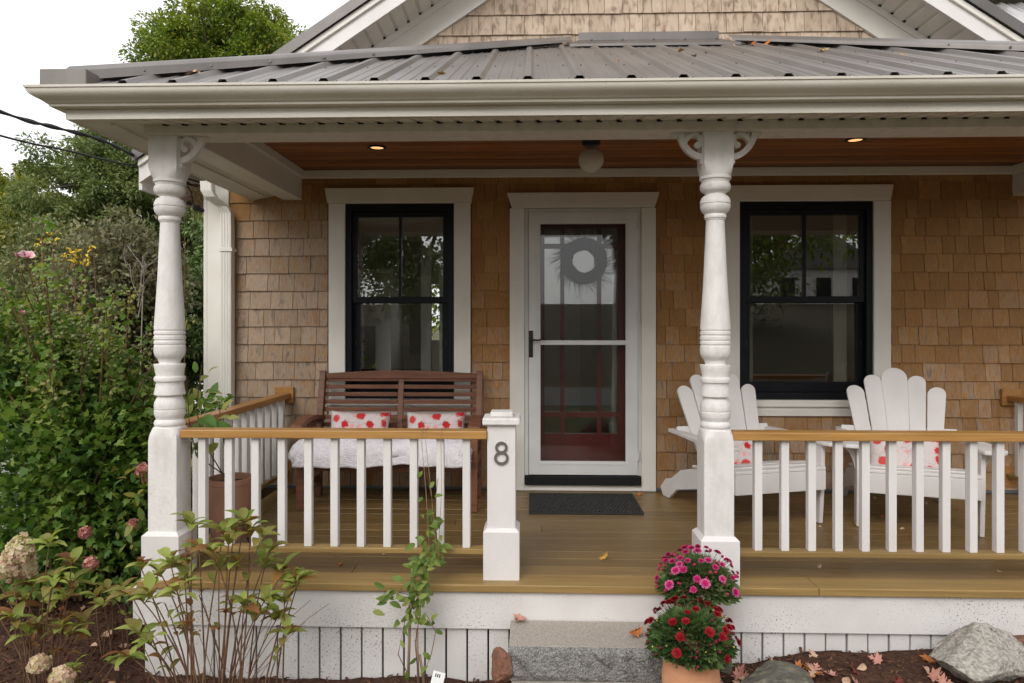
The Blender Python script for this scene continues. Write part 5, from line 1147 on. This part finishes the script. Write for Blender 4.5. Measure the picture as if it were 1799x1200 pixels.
# past three hundred buds: the nearest as parts, the rest joined
P3 = sorted(P3, key=lambda p: p[1]); P3 = [p for p in P3 if p[0] < -2.02]
for p in P3[:220]: place('seed_bud', bm_, hib, Vector(p), Vector(g.normal(0, 1, 3)).to_track_quat('Z', 'Y').to_matrix(), g.uniform(.7, 1.25))
rest = MB()
for p in P3[220:]: s = g.uniform(.7, 1.2); rest.lathe([(.001, p[2] - .011 * s), (.0105 * s, p[2]), (.002, p[2] + .014 * s)], 5, (p[0], p[1]))
o = rest.build('remaining_buds', m_bud, hib, fix=False); o['kind'] = 'stuff'
m_pale = petal_mat('pale_pink_petal', (.62, .28, .34), (.76, .60, .60), .06)
def hibiscus_flower(c, s, op, nm):
    mb = MB()
    for k in range(5):
        a = k * 2 * PI / 5; pts = []
        for i in range(5):
            for j in range(5):
                r = s * i / 4; w_ = (j / 2 - 1) * .62 * (.25 + i / 4) ; aa = a + w_; pts.append((r * math.cos(aa) * op, r * math.sin(aa) * op, r * (1.35 - op) + .10 * s * math.cos(j * 2.2 + i)))
        mb.add(pts, [(i * 5 + j, i * 5 + j + 1, (i + 1) * 5 + j + 1, (i + 1) * 5 + j) for i in range(4) for j in range(4)])
    return mb.mesh(nm, m_pale, smooth=True, fix=False)
f1 = hibiscus_flower(None, .055, .75, 'flower'); f2 = hibiscus_flower(None, .035, .35, 'flower')
for (u, v, me, rot) in ((47, 455, f1, (.5, -.5, 1)), (41, 556, f2, (.2, -.3, .6)), (72, 660, f2, (0, -.8, .5)), (30, 455, f2, (.2, -.2, 1))):
    p = gp(u, v, -1.25); place('flower', me, hib, p, Vector(rot).to_track_quat('Z', 'Y').to_matrix())
    MB().tube([p + Vector((-.02, .25, -.45)), p + Vector((0, .06, -.18)), p], .004, 5, .0025).build('flower_stalk', m_stem, hib, fix=False)
# fading pink hydrangea beside the corner post
hp_ = thing('pink_hydrangea', 'hydrangea with faded pink blooms and yellowing leaves tucked behind the corner post', 'shrub', (-2.15, -.9, GZ))
g = np.random.default_rng(44); n = 2600; pos = np.stack([-2.12 + g.normal(0, .12, n), -.95 + g.normal(0, .22, n), g.uniform(-.4, .42, n)], 1); pos = pos[pos[:, 0] < -1.96]; dd = g.normal(0, 1, pos.shape)
link('foliage', foliage_np('foliage', pos, dd, .07, 'oval', leaf_mat('pink_hydrangea_leaf', [(.04, .10, .02), (.07, .14, .03), (.13, .19, .04), (.25, .22, .04)], .3, tone=4), 4), hp_)['kind'] = 'stuff'
m_flo = leaf_mat('faded_pink_floret', [(.50, .20, .16), (.58, .32, .27), (.42, .15, .12)], .25, tone=14)
for (u, v, Y, r) in ((252, 826, -1.25, .045), (262, 838, -1.2, .04), (160, 990, -1.55, .04), (150, 935, -1.5, .035), (235, 920, -1.45, .03)): panicle(hp_, gp(u, v, Y), r, r * .8, int(u), 160)
st = MB()
for k in range(12): a = Vector((-2.2 + .03 * k / 3, -1.0 + .04 * k / 3, GZ)); st.tube([a, a + Vector((rr.gauss(0, .1) - .03, rr.gauss(0, .15), .5)), a + Vector((rr.gauss(0, .12) - .05, rr.gauss(0, .2), .85))], .005, 5, .002)
st.build('stems', m_stem, hp_, fix=False)
# ------------------------------------------------------------------ terracotta planter with climber
py_ = -1.44; px_ = ax(405.5, py_ ); pzt = az(838, py_, 405)
pl = thing('terracotta_planter', 'tall weathered terracotta planter on black iron feet holding a climbing vine', 'planter', (px_, py_, .003))
MB().lathe([(.001, .075), (.092, .075), (.104, .12), (.114, .25), (.117, pzt - .03), (.121, pzt - .028), (.121, pzt), (.108, pzt), (.104, pzt - .05)], 36, (px_, py_), cap=False).build('pot', m_terrad, pl, smooth=40)
MB().lathe([(.001, pzt - .03), (.106, pzt - .034)], 24, (px_, py_), cap=False).build('soil', m_soil, pl)
for k in range(3):
    a = k * 2.09 + 4.5; c = Vector((px_ + .085 * math.cos(a), py_ + .085 * math.sin(a), 0)); MB().tube([c + Vector((0, 0, .074)), c + Vector((.015 * math.cos(a), .015 * math.sin(a), .03)), c + Vector((.0, 0, .008)), c + Vector((.03 * math.cos(a), .03 * math.sin(a), .006))], .006, 6).build('iron_foot', m_cable, pl, smooth=True)
m_cl = leaf_mat('climber_leaf', [(0.077, 0.165, 0.033), (0.132, 0.242, 0.050), (0.209, 0.319, 0.066), (0.297, 0.297, 0.077)], .35)
cl = leaf_mesh('leaf', 'oval', .115, m_cl, .5, .25, .1); rr = random.Random(77); vn = MB()
vines = [[gp(395, 838, -1.45), gp(360, 780, -1.55), gp(345, 720, -1.60), gp(355, 640, -1.62)], [gp(410, 838, -1.45), gp(390, 760, -1.55), gp(385, 700, -1.58)], [gp(400, 838, -1.42), gp(345, 800, -1.6), gp(333, 740, -1.66), gp(328, 660, -1.68)]]
for vv in vines: vn.tube(vv, .0035, 5, .002)
vn.build('vine', m_stem, pl, fix=False)
for (u, v, dx, dz) in ((350, 668, .6, .3), (360, 690, 1, .15), (352, 700, -.4, .6), (375, 712, 1, -.1), (340, 690, -.3, -.8), (360, 728, .8, -.5), (345, 740, .9, .05), (338, 745, 1, -.3), (358, 748, 1, .05), (375, 742, .8, -.4), (386, 745, .5, -.9), (332, 728, .2, .8), (352, 720, .3, 1), (395, 765, .3, -1), (380, 738, 1, .4), (345, 655, -.2, .9), (365, 655, .7, .6), (340, 778, .8, -.7), (348, 790, .5, -1), (385, 778, -.6, -.5), (372, 700, .2, .9), (390, 722, .5, .7), (400, 735, .9, .2), (356, 770, -.5, -.7)):
    p = gp(u, v, -1.60 + rr.uniform(-.06, .06)); place('leaf', cl, pl, p, orient((dx, rr.uniform(-.6, .2), dz), (rr.uniform(-.4, .4), -.7, .7), rr.uniform(-.6, .6)), rr.uniform(.55, 1.05))
# ------------------------------------------------------------------ clematis on stakes with strings
vy = -2.02
cm = thing('clematis', 'young green clematis climbing stakes and strings in front of the railing', 'vine', (ax(730, vy), vy, hm(ax(730, vy), vy)))
m_cmm = leaf_mat('clematis_leaf', [(.095, .15, .028), (.145, .21, .04), (.20, .26, .055), (.25, .23, .06)], .3)
cml = leaf_mesh('leaf', 'oval', .058, m_cmm, .5, .3, .1); rr = random.Random(5)
for k, (u0, v0, u1, v1) in enumerate(((722, 1046, 717, 1215), (733, 1105, 736, 1215), (738, 1150, 747, 1215))):
    s_ = MB().tube([gp(u0, v0, vy + .01 * k), gp(u1, v1, vy + .01 * k)], .007 if k == 0 else .006, 8).build('stake', m_bamboo, cm, smooth=True, fix=False)
p = gp(721.5, 1050, vy); MB().lathe([(.0095, p.z - .02), (.0085, p.z + .01), (.003, p.z + .022)], 10, (p.x, p.y)).build('stake_cap', m_green, cm, smooth=40)
vp = [[(736, 1200), (730, 1130), (738, 1080), (742, 1040), (745, 1000), (760, 975), (752, 930), (760, 880), (748, 820)], [(725, 1200), (700, 1150), (712, 1090), (735, 1050), (700, 1040), (668, 1056)], [(738, 1050), (728, 1020), (740, 985), (770, 985)], [(742, 1190), (758, 1150), (766, 1110), (750, 1080)], [(757, 985), (768, 950), (764, 890), (770, 840)]]
vn = MB(); lv = []
for path in vp:
    P = [gp(u, v, vy - .02 + rr.uniform(-.03, .03) if v > 985 else -1.9) for u, v in path]; vn.tube(P, .0024, 5, .0015)
    for i in range(len(P) - 1):
        for t in (.15, .4, .65, .9): lv.append((P[i].lerp(P[i + 1], t), path[i][1]))
vn.build('vine', m_stem, cm, fix=False)
for p, v in lv:
    n = 1 if v < 960 and rr.random() < .5 else 0 if v < 930 else 3 if v < 1100 else 1
    if v > 1130 and rr.random() < .5: n = 0
    for k in range(n + (1 if 960 < v < 1090 and rr.random() < .6 else 0)):
        place('leaf', cml, cm, p + Vector((rr.gauss(0, .022), rr.gauss(0, .02), rr.gauss(0, .02))), orient((rr.gauss(0, 1), rr.gauss(-.3, .6), rr.gauss(-.2, .7)), (rr.gauss(0, .5), -.8, .6), 0), rr.uniform(.6, 1.1) * (.7 if v < 930 else 1))
for k, (u0, u1, v1) in enumerate(((741, 755, 965), (748, 768, 975), (775, 770, 985))):
    z_ = at(u0, 757, PY - .05); MB().tube([(z_[0], PY + .03, RZ1 + .002), (z_[0], PY - .05, RZ1 + .002), (z_[0], PY - .05, RZ1 - .045), gp((u0 * 2 + u1) / 3 + 3, 860, -1.86), gp(u1, v1, -1.95)], .0014, 5).build('string', m_string, cm, smooth=True, fix=False)
tg = thing('plant_tag', 'white plastic plant tag leaning in the mulch by the clematis stakes', 'tag', gp(768, 1200, -2.15))
o = MB().box(-.028, .028, -.001, .001, -.03, .045).build('card', m_tag, tg, local=True); o.rotation_euler = (-.5, .35, .2)
for k in range(3): q = MB().box(-.016 + .009 * k, -.011 + .009 * k, -.0016, -.0011, .022, .036).build('printed_mark', m_ink, o, local=True)
# ------------------------------------------------------------------ background trees
def tree(name, label, base, top, crown, ncl, nleaf, lsize, mat, seed, clr=.16, kind='x', group='trees beyond the garden', trunk=True):
    "crown = (cx, cy, cz, rx, ry, rz); clumps of leaves on limbs that grow from a tapered trunk"
    t = thing(name, label, 'tree', base, 0, group); g = np.random.default_rng(seed); cx, cy, cz, rx, ry, rz = crown
    d = g.normal(0, 1, (ncl, 3)); d /= np.linalg.norm(d, axis=1)[:, None]; rad = g.uniform(.25, 1, ncl) ** .45; cc_ = np.array([cx, cy, cz]) + d * rad[:, None] * np.array([rx, ry, rz]) * g.uniform(.78, 1.16, ncl)[:, None]
    tk = MB(); b = Vector(base); apex = Vector((cx, cy, cz + rz * .55)); tp = [b.lerp(apex, i / 6) + Vector((g.normal(0, .06) * rx * .4, g.normal(0, .06) * rx * .4, 0)) * (i > 0) for i in range(7)]
    r0 = rx * .07 + .05; tk.tube(tp, r0, 9, r0 * .2)
    for c in cc_[::3]:
        a = tp[int(g.integers(2, 6))]; c = Vector(c); m_ = a.lerp(c, .5) + Vector((0, 0, .12 * (c - a).length)); tk.tube([a, m_, c], r0 * .26, 5, r0 * .05)
    tk.build('trunk', m_bark, t, smooth=True, fix=False)
    per = nleaf // ncl; cr = min(rx, ry, rz) * clr * 2; pos = []; dr = []
    for c in cc_:
        s = cr * g.uniform(.6, 1.35); q = g.normal(0, 1, (per, 3)); q /= np.linalg.norm(q, axis=1)[:, None]; rr_ = g.uniform(.15, 1, per) ** .5; pos.append(c + q * rr_[:, None] * s * np.array([1.15, 1.15, .8])); q[:, 2] -= .35; dr.append(q)
    pos = np.concatenate(pos); dr = np.concatenate(dr); me = foliage_np('crown', pos, dr, lsize, kind, mat, seed + 1, .5); link('crown', me, t)['kind'] = 'stuff'; return t
m_t1 = leaf_mat('maple_crown', [(0.075, 0.119, 0.018), (0.125, 0.181, 0.025), (0.194, 0.250, 0.037), (0.300, 0.312, 0.050)], .32, tone=.9)
m_t2 = leaf_mat('dull_green_crown', [(0.074, 0.108, 0.030), (0.119, 0.159, 0.046), (0.176, 0.216, 0.068), (0.243, 0.270, 0.095)], .3, tone=.8)
m_t3 = leaf_mat('yellow_green_crown', [(0.094, 0.122, 0.020), (0.150, 0.188, 0.030), (0.237, 0.256, 0.043), (0.350, 0.312, 0.062)], .32, tone=.9)
m_t4 = leaf_mat('evergreen_needle', [(0.036, 0.067, 0.018), (0.063, 0.109, 0.028), (0.098, 0.154, 0.039), (0.140, 0.196, 0.056)], .12, tone=1.2)
m_t5 = leaf_mat('feathery_shrub', [(0.115, 0.115, 0.055), (0.161, 0.155, 0.076), (0.207, 0.184, 0.098), (0.149, 0.172, 0.069)], .25, tone=1.2)
def bg(u, v, Y): return gp(u, v, Y)
def crown_at(u, v, Y, ru, rv): c = gp(u, v, Y); s = F / (Y - CY); return (c.x, c.y, c.z, ru / s, max(ru, rv) / s * .8, rv / s)
c = crown_at(395, 118, 15, 148, 112); tree('maple_tree', 'round yellow green maple crown rising above the porch roof and gable rake', (c[0], c[1], GZ - .2), None, c, 150, 70000, .135, m_t1, 3, .115)
c = crown_at(205, 352, 9, 150, 150); tree('deciduous_tree', 'broad dull green tree behind the cables at the porch corner', (c[0], c[1], GZ - .2), None, c, 190, 80000, .088, m_t2, 4, .105)
c = crown_at(15, 400, 12, 130, 128); tree('deciduous_tree', 'yellow green tree at the far left beyond the rose of sharon', (c[0], c[1], GZ - .2), None, c, 130, 52000, .11, m_t3, 5, .12)
c = crown_at(330, 330, 11, 110, 120); tree('deciduous_tree', 'dark green tree half hidden behind the turned corner post', (c[0], c[1], GZ - .2), None, c, 100, 36000, .10, m_t2, 6, .13)
c = crown_at(-60, 520, 7, 130, 130); tree('leafy_shrub', 'grey green thicket beyond the rose of sharon at the far left', (c[0], c[1], GZ - .2), None, c, 70, 24000, .07, m_t2, 16, .14)
c = crown_at(300, 560, 4.2, 78, 150); tree('evergreen_shrub', 'dark evergreen shrub between the corner post and the downspout', (c[0], c[1], GZ - .2), None, c, 70, 22000, .075, m_t4, 7, .15)
c = crown_at(375, 560, 5.5, 80, 170); tree('evergreen_shrub', 'dark evergreen behind the downspout and corner board', (c[0], c[1], GZ - .2), None, c, 60, 18000, .08, m_t4, 17, .15)
def feathery(label, u, v, Y, ru, rv, seed, mat=m_t5, n=170):
    c = crown_at(u, v, Y, ru, rv); t = thing('feathery_shrub', label, 'shrub', (c[0], c[1], GZ - .2), 0, 'feathery shrubs'); g = np.random.default_rng(seed); tw = MB(); pos = []; dr = []
    for k in range(n):
        a = g.uniform(0, 6.28); r = g.uniform(0, 1) ** .6; b = Vector((c[0] + g.normal(0, .15 * c[3]), c[1] + g.normal(0, .15 * c[3]), GZ - .2)); tp = Vector((c[0] + c[3] * r * math.cos(a), c[1] + c[4] * r * math.sin(a), c[2] + c[5] * (1 - r * r * .75) * g.uniform(.75, 1.05)))
        p = bez(b, tp, (0, 0), 10); tw.tube(p, .008, 4, .0015)
        for i in range(3, 11):
            m_ = 26; q = np.array(p[i]) + g.normal(0, .085, (m_, 3)); pos.append(q); e = g.normal(0, .6, (m_, 3)); e[:, 2] += .5; dr.append(e)
    tw.build('branches', m_stem, t, fix=False); link('foliage', foliage_np('foliage', np.concatenate(pos), np.concatenate(dr), .065, 'x', mat, seed, .4), t)['kind'] = 'stuff'
feathery('tall feathery brown green shrub behind the rose of sharon', 215, 560, 1.6, 110, 170, 6)
feathery('wispy grey green shrub rising left of the feathery brown one', 90, 560, 2.6, 110, 165, 8, leaf_mat('wispy_shrub', [(0.103, 0.127, 0.046), (0.149, 0.172, 0.067), (0.196, 0.207, 0.081), (0.253, 0.218, 0.081)], .25))
dt = MB(); g = random.Random(6); b = gp(243, 520, 1.0); top_ = gp(243, 385, 1.05)
def twig(a, d, L, r, lv):
    p1 = a + d * L * .5 + Vector((g.gauss(0, .02), g.gauss(0, .02), 0)); p2 = a + d * L; dt.tube([a, p1, p2], r, 5, r * .5)
    if lv:
        for k in range(3): e = (d + Vector((g.gauss(0, .6), g.gauss(0, .4), g.gauss(.1, .3)))).normalized(); twig(a + d * L * g.uniform(.4, 1), e, L * g.uniform(.4, .65), r * .55, lv - 1)
twig(Vector((b.x, b.y, GZ - .2)), Vector((.02, 0, 1)).normalized(), b.z - GZ + .2, .011, 0)
for k in range(3): twig(b - Vector((0, 0, .1 * k)), Vector((g.gauss(0, .35), g.gauss(0, .2), 1)).normalized(), g.uniform(.30, .55), .0055, 2)
tag(dt.build('dead_sapling', m_deadwood, None, fix=False), 'bare pale dead sapling left of the corner post', 'tree')
yl = thing('goldenrod', 'clump of yellow goldenrod flowers above the rose of sharon', 'flower', (ax(105, .6), .6, GZ - .2)); g = np.random.default_rng(3); pos = []
st = MB()
for (u, v, n) in ((75, 428, 16), (128, 448, 34), (112, 455, 14), (165, 445, 12), (88, 490, 6), (142, 465, 10), (92, 416, 8), (60, 640, 8)):
    q = gp(u, v, .6); pos.append(np.array(q) + g.normal(0, .035, (n, 3))); st.tube([(q.x + .1, q.y, GZ - .2), (q.x + .02, q.y, q.z - .3), tuple(q)], .004, 4)
pos = np.concatenate(pos); link('flower_heads', foliage_np('flower_heads', pos, g.normal(0, 1, pos.shape), .045, 'oval', M('goldenrod_yellow', (.60, .42, .02), (.5, .33, .02), rough=.7, scale=(30, 30, 30)), 2), yl)['kind'] = 'stuff'; st.build('stalks', m_stem, yl, fix=False)
# small white outbuilding seen between shrubs and corner board
ob = thing('white_shed', 'small white gabled shed glimpsed beside the corner board', 'shed', (ax(352, 9), 9, -.66)); s_ = gp(366, 565, 9)
B('wall', m_white, ob, s_.x - .3, s_.x + 2.2, 9, 11, -.66, s_.z); MB().prism([(s_.x - .55, s_.z), (s_.x + 2.4, s_.z), (s_.x + .95, s_.z + .8)], 'y', 8.8, 11.2).build('roof', m_storm, ob)
# neighbours across the road, seen only mirrored in the panes
o = MB().add([(-60, -15.5, -.68), (60, -15.5, -.68), (60, -32, 2.3), (-60, -32, 2.3), (-60, -60, 2.4), (60, -60, 2.4)], [(3, 2, 1, 0), (4, 5, 2, 3)]).build('bank', M('dry_bank_grass', (.075, .055, .03), (.05, .045, .022), rough=1, scale=(2, 2, 2)), None); tag(o, 'dry grass bank rising across the road, behind the viewer', None, None, 'structure')
c = (7.4, -19, 6.9, 3.9, 3.4, 4.2); T1 = tree('oak_tree', 'large oak across the road, mirrored in the wide window', (7.0, -19, -.05), None, c, 80, 15000, .26, m_t1, 21, .16, group='trees across the road')
c = (-4.2, -20, 5.7, 4.2, 3.5, 5.2); T2 = tree('oak_tree', 'dense tree across the road, mirrored in the narrow window', (-4.2, -20, .1), None, c, 90, 17000, .26, m_t2, 22, .16, group='trees across the road')
for loc, lab in (((-14, 2, -.3), 'tree across the road at the far left of the row'), ((13, -6, .8), 'tree across the road set back beyond the white house'), ((-7.5, -9, .8), 'tree across the road set back behind the dense tree')):
    def cp(o, par):
        q = o.copy(); C.objects.link(q)
        if par: q.parent = par; q.matrix_parent_inverse = o.matrix_parent_inverse
        for ch_ in o.children: cp(ch_, q)
        return q
    q = cp(T2, None); q.location = T2.location + Vector(loc); q['label'] = lab; q.scale = (.45,) * 3 if lab.startswith('small') else (1,) * 3
nh = thing('white_house', 'white clapboard house across the road mirrored in the wide window', 'house', (13.2, -30, 1.9))
B('wall', m_white, nh, 13.0, 19.5, -37, -33.5, 1.9, 4.3); MB().prism([(12.6, 4.3), (19.9, 4.3), (16.2, 6.5)], 'y', -37.3, -33.2).build('roof', m_roofd, nh)
B('chimney', m_redrock, nh, 14.2, 14.9, -35.5, -35, 4.6, 7.0)
for k in range(3): B('window', m_black, nh, 13.9 + k * 2, 14.7 + k * 2, -33.49, -33.42, 2.7, 3.8)

q = cp(T1, None); q.location = (-2.2, 13, -.66); q.scale = (.75, .75, .75); tag(q, 'tree in the back garden glimpsed through the house windows', 'tree', 'trees beyond the garden')
